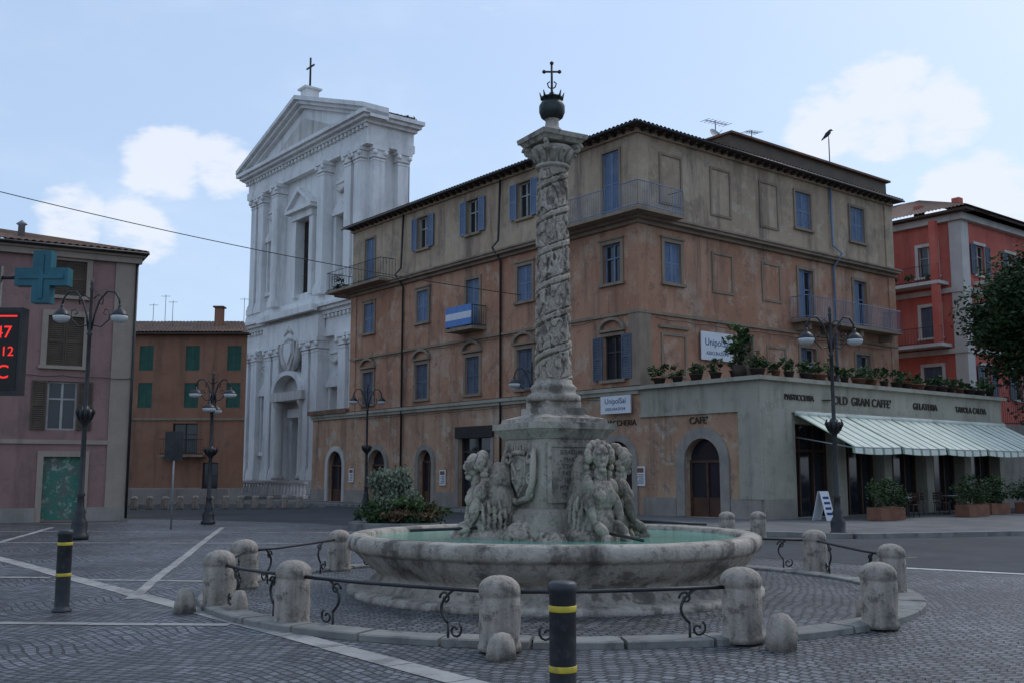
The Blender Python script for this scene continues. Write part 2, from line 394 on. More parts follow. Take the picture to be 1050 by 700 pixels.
for a, b in zip(side[:7], side[1:8]):
    a = Vector((a[0], a[1], 0)); b = Vector((b[0], b[1], 0)); d = (b - a).normalized(); nn = Vector((d.y, -d.x, 0))
    ff = F((a.x, a.y), (d.x, d.y), (nn.x, nn.y)); fbox(pv, 'kerb', 'kerb_stone', ff, .002, (b - a).length - .002, -.15, .14, 0, .13)
pv.finish()
pb = Obj('paving_bands')
rb = random.Random(5)
def band(a, b, w, z=.006):
    a = Vector((*a, 0)); b = Vector((*b, 0)); d = (b - a).normalized(); ff = F((a.x, a.y), (d.x, d.y), (-d.y, d.x))
    Ln = (b - a).length; t = 0
    while t < Ln:
        e = min(t + rb.uniform(.7, 1.3), Ln); j = rb.uniform(-.012, .012)
        pb.add('stone_strips', 'paving_band', [ff.P(t + .015, -w / 2 + j, z), ff.P(e, -w / 2 + j, z), ff.P(e, w / 2 + j, z), ff.P(t + .015, w / 2 + j, z)], [(0, 1, 2, 3)]); t = e
band((-14.5, 26.2), (2.2, 5.5), .28)
band((-14, 17.6), (-7.6, 17.2), .18, .007); band((-16, 21.2), (-10.6, 21), .18, .007); band((-7.4, 16.9), (-4.6, 16.6), .18, .007)
band((-9.5, 12.2), (-3.2, 11.9), .18, .007); band((-20, 26), (-5, 25.5), .18, .007); band((-20, 31), (-4, 30), .18, .007); band((-20, 36), (-8, 35), .18, .007)
band((-9.2, 33), (-5.2, 14.3), .16, .0085); band((-14.6, 33), (-12.2, 23.9), .18, .0085); band((-2.4, 29), (-2.7, 20.5), .18, .0085)
pb.finish()

# ------------------------------------------------------------------ main building
fl = F(C, L, (-R[0], -R[1])); fr = F(C, R, (-L[0], -L[1])); fk = F(K, R, (-L[0], -L[1]))
mb = Obj('apartment_building', (C.x, C.y, 0))
LL, RL, EZ = 23.0, 18.9, 15.72
cols = [1.5, 7.2, 11.2, 15.6, 21.0]
hs = [(cols[0] - .5, cols[0] + .5, 12.35, 15.1)] + [(c - .5, c + .5, 13.4, 15.1) for c in cols[1:4]] + [(20.5, 21.5, 12.35, 14.9)]
wall(mb, 'attic_walls', 'attic_plaster', fl, 0, LL, 12.1, EZ, hs)
hs2 = [(c - .52, c + .52, 9.5, 11.15) for c in (cols[0], cols[1], cols[3], cols[4])] + [(10.68, 11.72, 8.65, 11.1)]
hs1 = [(c - .55, c + .55, 5.5, 7.3) for c in cols]
wall(mb, 'upper_walls', 'orange_plaster', fl, 0, LL, 5.2, 11.9, hs2 + hs1)
ah = [(1.3, 1.7, 3.0), (15.2, 1.2, 2.9), (19.9, 1.7, 3.0), (24.5, 1.7, 3.0)]
gh = [(u - w / 2, u + w / 2, .12, z) for u, w, z in ah] + [(9.7, 12.3, .12, 3.4), (5.2, 8.2, .12, 3.3)]
wall(mb, 'ground_walls', 'ground_plaster', fl, 0, 27.4, .1, 5.0, gh, depth=.3)
for u, w, z in ah: arch(mb, 'arch_spandrels', 'ground_plaster', fl, u, w, z, .28, 'base_stone' if u != 24.5 else 'white_trim', 'door_wood', .3)
for (a, b, z) in ((9.7, 12.3, 3.4), (5.2, 8.2, 3.3)):
    fbox(mb, 'shop_glass', 'glass', fl, a, b, -.3, -.29, .12, z)
    for x in (a, (a + b) / 2 - .05, b - .1): fbox(mb, 'shop_frames', 'dark_frame', fl, x, x + .1, -.29, -.2, .12, z)
    fbox(mb, 'shop_frames', 'dark_frame', fl, a + .1, b - .1, -.288, -.202, z - .7, z - .6)
    fbox(mb, 'shop_surround', 'base_stone', fl, a - .2, a, 0, .07, .12, z); fbox(mb, 'shop_surround', 'base_stone', fl, b, b + .2, 0, .07, .12, z)
    fbox(mb, 'shop_sign', 'sign_dark', fl, a - .2, b + .2, 0, .12, z, z + .55)
win(mb, fl, cols[0], 1.0, 12.35, 15.1, 'closed', tw=.1)
for c in cols[1:4]: win(mb, fl, c, 1.0, 13.4, 15.1, 'open', tw=.08)
win(mb, fl, 21.0, 1.0, 12.35, 14.9, 'closed', tw=.1)
for c in (cols[0], cols[1], cols[3], cols[4]): win(mb, fl, c, 1.04, 9.5, 11.15, 'closed' if c > 2 else 'glass', 'blue_shutter', hood='flat', fm='blue_shutter')
win(mb, fl, 11.2, 1.04, 8.65, 11.1, 'closed', 'blue_shutter')
win(mb, fl, cols[0], 1.1, 5.5, 7.3, 'open', 'greyblue_shutter', hood='arch', tw=.12, fm='dark_frame')
for c in cols[1:]: win(mb, fl, c, 1.1, 5.5, 7.3, 'closed', 'greyblue_shutter', hood='arch')
a_h = [(10.6, 11.8, 13.2, 14.95), (15.1, 16.3, 13.2, 14.95)]
wall(mb, 'attic_walls', 'attic_plaster', fr, 0, RL, 12.1, EZ, a_h)
u_h = [(1.5, 2.5, 9.5, 11.2), (10.65, 11.75, 8.75, 11.2), (15.15, 16.25, 8.75, 11.2), (10.6, 11.8, 5.3, 7.5), (15.1, 16.3, 5.3, 7.5), (6.0, 7.1, 5.3, 7.5)]
wall(mb, 'upper_walls', 'orange_plaster', fr, 0, RL, 5.0, 11.9, u_h)
for u in (11.2, 15.7):
    win(mb, fr, u, 1.2, 13.2, 14.95, 'closed', tw=.12)
    win(mb, fr, u, 1.1, 8.75, 11.2, 'half', tw=.14, fm='blue_shutter'); win(mb, fr, u, 1.2, 5.3, 7.5, 'half', 'greyblue_shutter', tw=.14)
win(mb, fr, 6.55, 1.1, 5.3, 7.5, 'closed', 'brown_shutter', tw=.14)
win(mb, fr, 2.0, 1.0, 9.5, 11.2, 'closed', hood='flat')
def panel(f, u, w, c, d, m='trim_stone'):
    t = .1
    for (x, y, p, q) in ((u - w / 2, u - w / 2 + t, c, d), (u + w / 2 - t, u + w / 2, c, d), (u - w / 2 + t, u + w / 2 - t, c, c + t), (u - w / 2 + t, u + w / 2 - t, d - t, d)):
        fbox(mb, 'blind_window_frames', m, f, x, y, 0, .05, p, q)
for u in (2.0, 5.2, 8.6): panel(fr, u, 1.4, 12.8, 15.0)
for u in (5.2, 8.6): panel(fr, u, 1.4, 9.4, 11.2)
panel(fr, 2.0, 1.5, 5.6, 7.4); fbox(mb, 'blind_window_frames', 'trim_stone', fr, 1.1, 2.9, 0, .12, 7.6, 7.72)
panel(fr, 8.8, 1.4, 5.6, 7.4)
fb = F(pt(C, LL, 0), R, L); wall(mb, 'far_walls', 'orange_plaster', fb, 0, RL, 0, EZ)
fe = F(pt(C, 0, RL), L, R); wall(mb, 'far_walls', 'orange_plaster', fe, 0, LL, 0, EZ)
fbox(mb, 'annex_roof', 'roof_tile', fl, LL, 27.6, -8, .3, 5.15, 5.4)
fan = F(pt(C, 27.4, 0), R, L); wall(mb, 'far_walls', 'orange_plaster', fan, 0, 8, 0, 5.15)
fbox(mb, 'corner_quoins', 'trim_stone', fl, -.07, .55, .0, .07, 5.2, 8.1); fbox(mb, 'corner_quoins', 'trim_stone', fr, 0, .6, .0, .07, 5.2, 8.1)
fbox(mb, 'corner_quoins_upper', 'orange_plaster', fl, -.06, .5, .0, .06, 8.2, 11.9); fbox(mb, 'corner_quoins_upper', 'orange_plaster', fr, 0, .5, .0, .06, 8.2, 11.9)
fbox(mb, 'corner_quoins_upper', 'orange_plaster', fr, RL - .6, RL, .0, .06, 5.2, 11.9); fbox(mb, 'corner_quoins_upper', 'orange_plaster', fl, LL - .6, LL, .0, .06, 5.2, 11.9)
fbox(mb, 'attic_pilasters', 'attic_plaster', fr, RL - .7, RL, 0, .07, 12.2, EZ - .2); fbox(mb, 'attic_pilasters', 'attic_plaster', fr, 0, .6, 0, .07, 12.2, EZ - .2)
def corn(part, mat, p, z0, z1, l1=LL, r1=RL):
    fbox(mb, part, mat, fl, -p, l1, 0, p, z0, z1); fbox(mb, part, mat, fr, 0, r1, 0, p, z0, z1)
corn('cornice', 'trim_stone', .18, 11.75, 11.9); corn('cornice', 'trim_stone', .42, 11.9, 12.02); corn('cornice', 'trim_stone', .5, 12.02, 12.1)
corn('string_course', 'trim_stone', .1, 8.1, 8.22)
fbox(mb, 'ledge', 'beige_band', fl, 0, 27.4, 0, .2, 5.0, 5.15); fbox(mb, 'ledge', 'beige_band', fl, 0, 27.4, 0, .12, 4.85, 5.0)
fbox(mb, 'wall_base', 'base_stone', fl, 2.45, 5.0, 0, .08, .1, .8)
for a, b in ((8.4, 9.5), (12.5, 14.3), (16.1, 18.7), (21.1, 23.3), (25.7, 27.4)): fbox(mb, 'wall_base', 'base_stone', fl, a, b, 0, .08, .1, .8)
corn('eaves', 'dark_wood', .55, EZ, EZ + .08, r1=RL + .3); corn('eave_moulding', 'attic_plaster', .16, EZ - .18, EZ)
cr = lambda l, r, z: Vector((*pt(C, l, r), z))
E = .6; EE = .3; rz = EZ + .1
A_, B_, C_, D_ = cr(-E, -E, rz), cr(LL + EE, -E, rz), cr(LL + EE, RL + EE, rz), cr(-E, RL + EE, rz)
r1, r2 = cr(9, 9.4, rz + 2.1), cr(LL - 9, 9.4, rz + 2.1)
troof(mb, A_, B_, r2, r1); troof(mb, D_, A_, r1, r1 + Vector((.01, 0, 0))); troof(mb, B_, C_, r2 + Vector((.01, 0, 0)), r2); troof(mb, C_, D_, r1, r2)
for i in range(int(LL / .5)): fbox(mb, 'rafter_ends', 'dark_wood', fl, i * .5, i * .5 + .1, .0, .5, EZ - .12, EZ - .002)
for i in range(int(RL / .5)): fbox(mb, 'rafter_ends', 'dark_wood', fr, i * .5 + .1, i * .5 + .2, .0, .5, EZ - .12, EZ - .002)
tube(mb, 'gutters', 'iron', [cr(-.62, -.62, EZ + .03), cr(LL + .3, -.62, EZ + .03)], .055); tube(mb, 'gutters', 'iron', [cr(-.62, -.62, EZ + .03), cr(-.62, RL + .3, EZ + .03)], .055)
fbox(mb, 'roof_parapet', 'brown_shutter', fr, 6.2, RL, -4, -.2, EZ + .2, EZ + 1.15); fbox(mb, 'roof_parapet_cap', 'roof_tile', fr, 6.1, RL + .15, -4.2, .0, EZ + 1.15, EZ + 1.25)
for l, r in ((8, 3), (14, 4)): fbox(mb, 'chimneys', 'orange_plaster', fl, l, l + .7, -r - .9, -r, 16, 17.3)
for u in (17.4, 8.9): tube(mb, 'downpipes', 'iron', [fl.P(u, .1, .2), fl.P(u, .1, 11.6), fl.P(u, .6, 12.2), fl.P(u, .25, 12.6), fl.P(u, .12, EZ)], .055, 8)
tube(mb, 'downpipes_blue', 'blue_iron', [fr.P(13.4, .1, 5.2), fr.P(13.4, .1, 11.6), fr.P(13.4, .6, 12.2), fr.P(13.4, .12, 12.7), fr.P(13.4, .1, EZ)], .055, 8)
# wall cables sagging along the string courses
for (f_, a, b, z) in ((fl, 2.6, 22.5, 8.0), (fr, .8, 18, 7.95), (fl, 1, 22, 4.75)):
    tube(mb, 'wall_cables', 'dark_frame', [f_.P(a + (b - a) * i / 40, .13, z - .06 * abs(math.sin(i * .8))) for i in range(41)], .014, 5)
fbox(mb, 'balcony_slab', 'trim_stone', fl, -1.0, 4.6, .5, 1.0, 12.0, 12.14); fbox(mb, 'balcony_slab', 'trim_stone', fr, -.5, 1.7, .5, 1.0, 12.0, 12.14)
railing(mb, 'balcony_railing', 'blue_iron', [fl.P(4.6, .1, 0), fl.P(4.6, .95, 0), fl.P(-.95, .95, 0), fr.P(1.7, .95, 0), fr.P(1.7, .1, 0)], 12.14, 1.05)
fbox(mb, 'balcony_slab', 'trim_stone', fl, 18.2, 24.2, .5, 1.1, 12.0, 12.14); fbox(mb, 'balcony_slab', 'trim_stone', fl, LL + .02, 24.2, -3, .5, 11.9, 12.14)
railing(mb, 'balcony_railing_dark', 'iron', [fl.P(18.2, .1, 0), fl.P(18.2, 1.05, 0), fl.P(24.1, 1.05, 0), fl.P(24.1, -2.8, 0)], 12.14, 1.1, .16)
leaves(mb, 'balcony_plants', 'leaf_dark', tuple(fl.P(22.6, .7, 12.5)), (1.2, 1.0, .4), 260, .1, 12, 91)
fbox(mb, 'balcony_slab', 'trim_stone', fl, 10.1, 12.3, .0, .9, 8.5, 8.64); railing(mb, 'balcony_railing_dark', 'iron', [fl.P(10.1, .05, 0), fl.P(10.1, .85, 0), fl.P(12.3, .85, 0), fl.P(12.3, .05, 0)], 8.64, 1.0)
for k in range(3): fbox(mb, 'balcony_cloth', 'cloth_white' if k == 1 else 'cloth_blue', fl, 10.15 , 12.25, .88, .9, 8.72 + k * .32, 9.04 + k * .32)
fbox(mb, 'balcony_slab', 'trim_stone', fr, 9.9, 17.8, 0, 1.0, 8.58, 8.72)
for u in (10.3, 12.3, 14.5, 17.2): fbox(mb, 'balcony_brackets', 'trim_stone', fr, u, u + .22, 0, .75, 8.25, 8.58)
railing(mb, 'balcony_railing', 'blue_iron', [fr.P(9.95, .05, 0), fr.P(9.95, .95, 0), fr.P(17.75, .95, 0), fr.P(17.75, .05, 0)], 8.72, 1.05)
wall(mb, 'cafe_walls', 'ground_plaster', fl, -5.8, 0, .1, 3.95, [(-4.0, -2.3, .12, 3.0)], depth=.3)
arch(mb, 'arch_spandrels', 'ground_plaster', fl, -3.15, 1.7, 3.0, .42, 'base_stone', 'door_wood', .3)
wall(mb, 'cafe_band', 'beige_band', fl, -5.8, 0, 3.95, 5.0)
fbox(mb, 'ledge', 'beige_band', fl, -6.0, 0, 0, .2, 5.0, 5.15); fbox(mb, 'ledge', 'beige_band', fl, -5.9, 0, 0, .09, 3.9, 4.02)
for a, b in ((-5.8, -4.45), (-1.85, -.1)): fbox(mb, 'wall_base', 'base_stone', fl, a, b, 0, .08, .1, .8)
TH = 17.6
openings = [(2.0 + i * 3.15, 4.6 + i * 3.15, .12, 3.5) for i in range(5)]
wall(mb, 'cafe_front', 'beige_band', fk, 0, TH, .1, 5.0, openings, depth=1.2)
for (a, b, c, d) in openings:
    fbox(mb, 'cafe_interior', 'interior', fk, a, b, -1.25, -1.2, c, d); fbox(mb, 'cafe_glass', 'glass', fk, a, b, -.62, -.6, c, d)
    for x in (a, a + (b - a) / 3, a + 2 * (b - a) / 3, b - .08): fbox(mb, 'cafe_frames', 'door_wood', fk, x, x + .08, -.6, -.5, c, d)
    fbox(mb, 'cafe_frames', 'door_wood', fk, a + .08, b - .08, -.598, -.505, 2.5, 2.6)
fbox(mb, 'ledge', 'beige_band', fk, 0, TH + .2, 0, .2, 5.0, 5.15); fbox(mb, 'ledge', 'beige_band', fk, 0, TH + .1, 0, .09, 3.9, 4.02)
fbox(mb, 'corner_pier', 'beige_band', fl, -5.88, -4.9, .0, .1, .8, 3.9); fbox(mb, 'corner_pier', 'beige_band', fk, 0, 1.7, .0, .09, .8, 3.9)
fbox(mb, 'wall_base', 'base_stone', fk, 0, 1.8, .0, .12, .1, .8)
mb.add('terrace_floor', 'sidewalk', [Vector((*pt(C, -5.8, 0), 5.1)), Vector((*pt(C, -5.8, TH), 5.1)), Vector((*pt(C, 0, TH), 5.1)), Vector((*pt(C, 0, 0), 5.1))], [(0, 1, 2, 3)])
fend = F(pt(C, -5.8, TH), L, R); wall(mb, 'cafe_front', 'beige_band', fend, 0, 5.8, 0, 5.0)
mb.texts += [("GRAN CAFFE'", 'sign_letters', 'letter_dark', .46, textM(fk, 7.0, .02, 4.45, False), .03), ("OLD", 'sign_letters', 'letter_dark', .46, textM(fk, 4.9, .02, 4.45, False), .03), ("PASTICCERIA", 'sign_letters', 'letter_dark', .3, textM(fk, 2.3, .02, 4.45, False), .03),
             ("GELATERIA", 'sign_letters', 'letter_dark', .38, textM(fk, 11.0, .02, 4.45, False), .03), ("TAVOLA CALDA", 'sign_letters', 'letter_dark', .36, textM(fk, 14.8, .02, 4.45, False), .03), ("CAFE'", 'sign_letters', 'letter_dark', .36, textM(fl, -3.0, .02, 3.66, True), .03),
             ("TABACCHERIA", 'sign_letters', 'letter_dark', .32, textM(fl, 1.3, .02, 3.72, True), .02)]
lathe(mb, 'sign_emblem', 'letter_dark', [(.01, 0), (.24, .0), (.24, .03), (.01, .03)], tuple(fk.P(3.95, .03, 4.42)), 20)
mb.finish()

aw = Obj('awning', (K.x, K.y, 0))
for i in range(5):
    a = 1.9 + i * 3.15; b = a + 3.05; n = 20
    for j in range(n):
        u0 = a + (b - a) * j / n; u1 = a + (b - a) * (j + 1) / n; m = ('striped_cloth_white', 'awning_white') if j % 4 else ('striped_cloth_green', 'awning_green')
        sag = lambda u: .05 * math.sin(math.pi * (u - a) / (b - a))
        for (n0, z0, n1, z1) in ((.1, 3.85, 1.2, 3.28), (1.2, 3.28, 2.4, 2.66), (2.4, 2.66, 2.42, 2.42)):
            s0 = 1 if z0 < 3.8 else 0; s1 = 1
            p = [fk.P(u0, n0, z0 - sag(u0) * s0), fk.P(u1, n0, z0 - sag(u1) * s0), fk.P(u1, n1, z1 - sag(u1) * s1), fk.P(u0, n1, z1 - sag(u0) * s1)]
            q = [x + Vector((0, 0, -.012)) + fk.N * -.008 for x in p]; aw.add(*m, p + q, HEX)
    for u in (a + .05, b - .05): tube(aw, 'arms', 'grey_metal', [fk.P(u, .1, 3.0), fk.P(u, 2.35, 2.6)], .025)
    tube(aw, 'front_bar', 'grey_metal', [fk.P(a, 2.38, 2.6), fk.P(b, 2.38, 2.6)], .03); tube(aw, 'roller', 'awning_white', [fk.P(a, .12, 3.87), fk.P(b, .12, 3.87)], .09)
aw.finish()

bn = Obj('advertising_banner', tuple(fr.P(4.6, .1, 7)))
fbox(bn, 'panel', 'white_sign', fr, 3.55, 5.6, .1, .14, 6.45, 7.65)
bn.texts += [("UnipolSai", 'lettering', 'blue_ink', .42, textM(fr, 4.58, .143, 7.2, False), .003), ("ASSICURAZIONI", 'lettering', 'blue_ink', .2, textM(fr, 4.58, .143, 6.75, False), .003)]
bn.finish()
bn = Obj('wall_sign', tuple(fl.P(1.3, .25, 4.4)))
fbox(bn, 'panel', 'white_sign', fl, .3, 2.0, .22, .28, 4.1, 4.82)
bn.texts += [("UnipolSai", 'lettering', 'blue_ink', .32, textM(fl, 1.15, .284, 4.6, True), .003), ("ASSICURAZIONI", 'lettering', 'blue_ink', .16, textM(fl, 1.15, .284, 4.28, True), .003)]
bn.finish()
for (u, z) in ((13.6, 1.5), (.02, 1.6), (22.6, 1.6)):
    bn = Obj('poster', tuple(fl.P(u, .1, z))); fbox(bn, 'panel', 'white_sign', fl, u - .25, u + .25, .03, .07, z - .38, z + .38)
    for k in range(5): fbox(bn, 'print', 'letter_dark', fl, u - .19, u + .17 - .05 * (k % 3), .07, .075, z - .28 + k * .08, z - .25 + k * .08)
    fbox(bn, 'print_picture', 'terracotta', fl, u - .19, u + .19, .07, .075, z + .14, z + .32); bn.finish()

def antenna(p, h, w=.9, n=6, name='roof_antenna'):
    an = Obj(name, p); x, y, z = p; D = fr.D; Nn = fr.N; b = Vector(p)
    tube(an, 'mast', 'iron', [b, b + Vector((0, 0, h))], .025, 6); t = b + Vector((0, 0, h - .15))
    tube(an, 'boom', 'iron', [t - D * w * .5, t + D * w * .6 + Vector((0, 0, .12))], .018, 5)
    for i in range(n): c = t - D * w * .5 + D * (w * 1.1 * i / (n - 1)) + Vector((0, 0, .12 * i / (n - 1))); tube(an, 'elements', 'iron', [c - Nn * .3, c + Nn * .3], .012, 5)
    an.finish()
antenna(tuple(fr.P(8.6, -3, 16.5)), 2.3, 1.5, 7); antenna(tuple(fr.P(11.4, -3, 16.5)), 2.4); antenna(tuple(fr.P(12.6, -3.5, 16.5)), 2.1, 1.2); antenna(tuple(fr.P(15.6, -3, 16.5)), 1.9, .7, 5)
sd_ = Obj('satellite_dish', tuple(fr.P(6.8, -1.5, 17.2))); p = fr.P(6.8, -1.5, 17.2)
tube(sd_, 'mast', 'iron', [p - Vector((0, 0, 1)), p], .03)
Md = Matrix.Rotation(math.radians(60), 3, Vector((fr.D.x, fr.D.y, 0)))
V = []; Fc = []
for i in range(7):
    for k in range(20):
        r = .42 * i / 6; v = Md @ Vector((r * math.cos(k * math.pi / 10), r * math.sin(k * math.pi / 10), r * r * .5)); V.append(p + v)
for i in range(6):
    for k in range(20): Fc.append((i * 20 + k, i * 20 + (k + 1) % 20, (i + 1) * 20 + (k + 1) % 20, (i + 1) * 20 + k))
sd_.add('dish', 'grey_metal', V, Fc, True); tube(sd_, 'feed_arm', 'iron', [p, p + Md @ Vector((0, 0, .45))], .012); sd_.finish()
def bird(p, s=.8):
    b = Obj('bird', p); x, y, z = p
    tube(b, 'pole', 'iron', [(x, y, z - 3.4), (x, y, z - .33 * s)], .03)
    tube(b, 'legs', 'iron', [(x, y, z - .34 * s), (x, y, z - .12 * s)], .02)
    tube(b, 'body', 'bronze', [(x + s * a, y, z + s * c) for a, c in ((-.5, -.42), (-.3, -.22), (-.1, 0), (.05, .16), (.1, .28), (.18, .31), (.32, .28))], [s * r for r in (.03, .08, .15, .13, .08, .08, .01)], 10)
    for q_ in (-1, 1): b.add('wings', 'bronze', [(x + .05 * s, y + q_ * .13 * s, z + .12 * s), (x - .1 * s, y + q_ * .17 * s, z + .05 * s), (x - .45 * s, y + q_ * .1 * s, z - .34 * s), (x - .2 * s, y + q_ * .14 * s, z - .22 * s)], [(0, 1, 2, 3)])
    b.finish()
bird(tuple(fr.P(18.1, -3, 20.1)))

tp = Obj('terrace_planters', (K.x, K.y, 5.1)); rnd = random.Random(3)
def planter(o, p, w, h, seed, fl_=True, mat='dark_pot'):
    lathe(o, 'pots', mat, [(w * .36, 0), (w * .5, h), (w * .54, h), (w * .54, h + .04), (w * .4, h + .04)], p, 12)
    k = .7 + .6 * random.Random(seed).random()
    leaves(o, 'dark', 'leaf_dark', (p[0], p[1], p[2] + h + .22 * k), (w * .85, w * .85, .32 * k), 110, .09, 6, seed)
    leaves(o, 'mid', 'leaf_mid', (p[0], p[1], p[2] + h + .26 * k), (w * .85, w * .85, .32 * k), 70, .08, 6, seed + 1)
    if fl_: leaves(o, 'flowers', 'flower', (p[0], p[1], p[2] + h + .28 * k), (w * .7, w * .7, .28), 10, .05, 4, seed + 2)
for i in range(20): planter(tp, tuple(fk.P(.4 + i * .88 + rnd.uniform(-.12, .12), -.25, 5.15)), rnd.uniform(.32, .6), .24, i * 3, rnd.random() < .4, 'dark_pot' if rnd.random() < .7 else 'terracotta')
for i in range(6): planter(tp, tuple(fl.P(-5.5 + i * .95, -.3, 5.15)), rnd.uniform(.4, .55), .24, 100 + i * 3, rnd.random() < .6)
tp.finish()
p = fk.P(.35, -1.1, 5.15); pl = Obj('potted_ficus', tuple(p))
lathe(pl, 'pot', 'dark_pot', [(.22, 0), (.33, .45), (.3, .45)], tuple(p), 14)
for i, (dx, dz) in enumerate(((0, 1.35), (.2, 1.0), (-.25, .8), (.1, .5))):
    tube(pl, 'stems', 'bark', [p + Vector((0, 0, .4)), p + Vector((dx * .5, 0, .4 + dz * .5)), p + Vector((dx, 0, .4 + dz))], [.04, .03, .015], 6)
    leaves(pl, 'dark', 'leaf_dark', tuple(p + Vector((dx, 0, .4 + dz))), (.42, .42, .35), 90, .11, 5, i)
    leaves(pl, 'mid', 'leaf_mid', tuple(p + Vector((dx, 0, .45 + dz))), (.42, .42, .35), 70, .11, 5, i + 9)
pl.finish()

for i, (u, n) in enumerate(((3.0, 2.9), (8.3, 3.2), (11.2, 2.6), (13.6, 2.9), (15.8, 2.9))):
    c = fk.P(u, n, .11); h = Obj('hedge_planter', tuple(c))
    fbox(h, 'box', 'terracotta', fk, u - .75, u + .75, n - .28, n + .28, .12, .55)
    leaves(h, 'dark', 'leaf_dark', (c.x, c.y, 1.05), (.85, .75, .6), 1100, .06, 30, i); leaves(h, 'mid', 'leaf_mid', (c.x, c.y, 1.1), (.85, .75, .6), 450, .05, 20, i + 50)
    h.finish()
def chair(p, a):
    o = Obj('cafe_chair', p); d = Vector((math.cos(a), math.sin(a), 0)); s = Vector((-d.y, d.x, 0)); p = Vector(p)
    ff = F((p.x, p.y), (d.x, d.y), (s.x, s.y)); z = p.z
    for u in (-.2, .2):
        for n in (-.2, .2): tube(o, 'legs', 'dark_frame', [ff.P(u, n, z), ff.P(u * .9, n * .9, z + .45)], .014, 6)
    fbox(o, 'seat', 'door_wood', ff, -.22, .22, -.22, .22, z + .45, z + .48)
    for n in (-.19, .19): tube(o, 'back_posts', 'dark_frame', [ff.P(-.2, n, z + .48), ff.P(-.26, n, z + .88)], .014, 6)
    for k in (.6, .7, .8): fbox(o, 'backrest', 'door_wood', ff, -.27, -.25, -.2, .2, z + k, z + k + .06)
    o.finish()
for u, n in ((5.2, 2.2), (6.9, 1.4), (9.8, 1.5), (12.4, 1.6)):
    c = fk.P(u, n, .11); t = Obj('cafe_table', tuple(c))
    lathe(t, 'base', 'dark_frame', [(.24, 0), (.24, .03), (.03, .06), (.03, .7)], tuple(c), 14); lathe(t, 'top', 'grey_metal', [(.34, .71), (.35, .74)], tuple(c), 20); t.finish()
    chair(tuple(fk.P(u + .6, n, .11)), math.pi + math.atan2(R[1], R[0])); chair(tuple(fk.P(u - .6, n, .11)), math.atan2(R[1], R[0]))
sb = Obj('sandwich_board', tuple(fk.P(1.3, 1.6, .11)))
for s in (-1, 1):
    p = [fk.P(1.0, 1.6 + s * .28, .11), fk.P(1.5, 1.6 + s * .28, .11), fk.P(1.5, 1.6 + s * .02, 1.1), fk.P(1.0, 1.6 + s * .02, 1.1)]
    sb.add('boards', 'white_sign', p + [x + fk.N * .02 * s for x in p], HEX)
    for k in range(4):
        z = .3 + k * .18; e = .28 - .26 * (z - .11) / .99; e2 = .28 - .26 * (z + .08 - .11) / .99
        q = [fk.P(1.08, 1.6 + s * (e + .026), z), fk.P(1.42, 1.6 + s * (e + .026), z), fk.P(1.42, 1.6 + s * (e2 + .026), z + .08), fk.P(1.08, 1.6 + s * (e2 + .026), z + .08)]
        sb.add('print', 'blue_ink', q, [(0, 1, 2, 3)])
sb.finish()

# ------------------------------------------------------------------ church
S = Vector((-10.85, 75.0)); fc = F(S, L, (-R[0], -R[1])); fs = F(S, R, (-L[0], -L[1]))
ch = Obj('church', (S.x, S.y, 0)); CW = 20.4; CD = 3.7; cc = CW / 2
M1, M2 = 'church_plaster', 'church_stone'
lower_h = [(cc - 1.3, cc + 1.3, 1.0, 6.2), (3.4, 4.9, 3.5, 8.3), (CW - 4.9, CW - 3.4, 3.5, 8.3)]
upper_h = [(cc - 1.15, cc + 1.15, 16.4, 22.6), (3.4, 4.9, 17.3, 21.8), (CW - 4.9, CW - 3.4, 17.3, 21.8)]
wall(ch, 'lower_facade', M1, fc, 0, CW, 0, 12.2, lower_h, depth=.9)
wall(ch, 'upper_facade', M1, fc, .4, CW - .4, 15, 26.3, upper_h, n=-.2, depth=.5)
fbox(ch, 'main_door', 'door_wood', fc, cc - 1.3, cc + 1.3, -.9, -.8, 1.0, 6.2); fbox(ch, 'main_window', 'interior', fc, cc - 1.15, cc + 1.15, -.72, -.65, 16.4, 22.6)
for x in (cc - .4, cc + .34): fbox(ch, 'window_bars', 'dark_frame', fc, x, x + .06, -.65, -.6, 16.4, 22.6)
for z in (18, 19.5, 21): fbox(ch, 'window_bars', 'dark_frame', fc, cc - 1.15, cc + 1.15, -.65, -.61, z, z + .06)
for k in range(4): fbox(ch, 'door_panels', 'brown_shutter', fc, cc - 1.15 + (k % 2) * 1.2, cc - .1 + (k % 2) * 1.2, -.8, -.74, 1.3 + (k // 2) * 2.4, 3.4 + (k // 2) * 2.4)
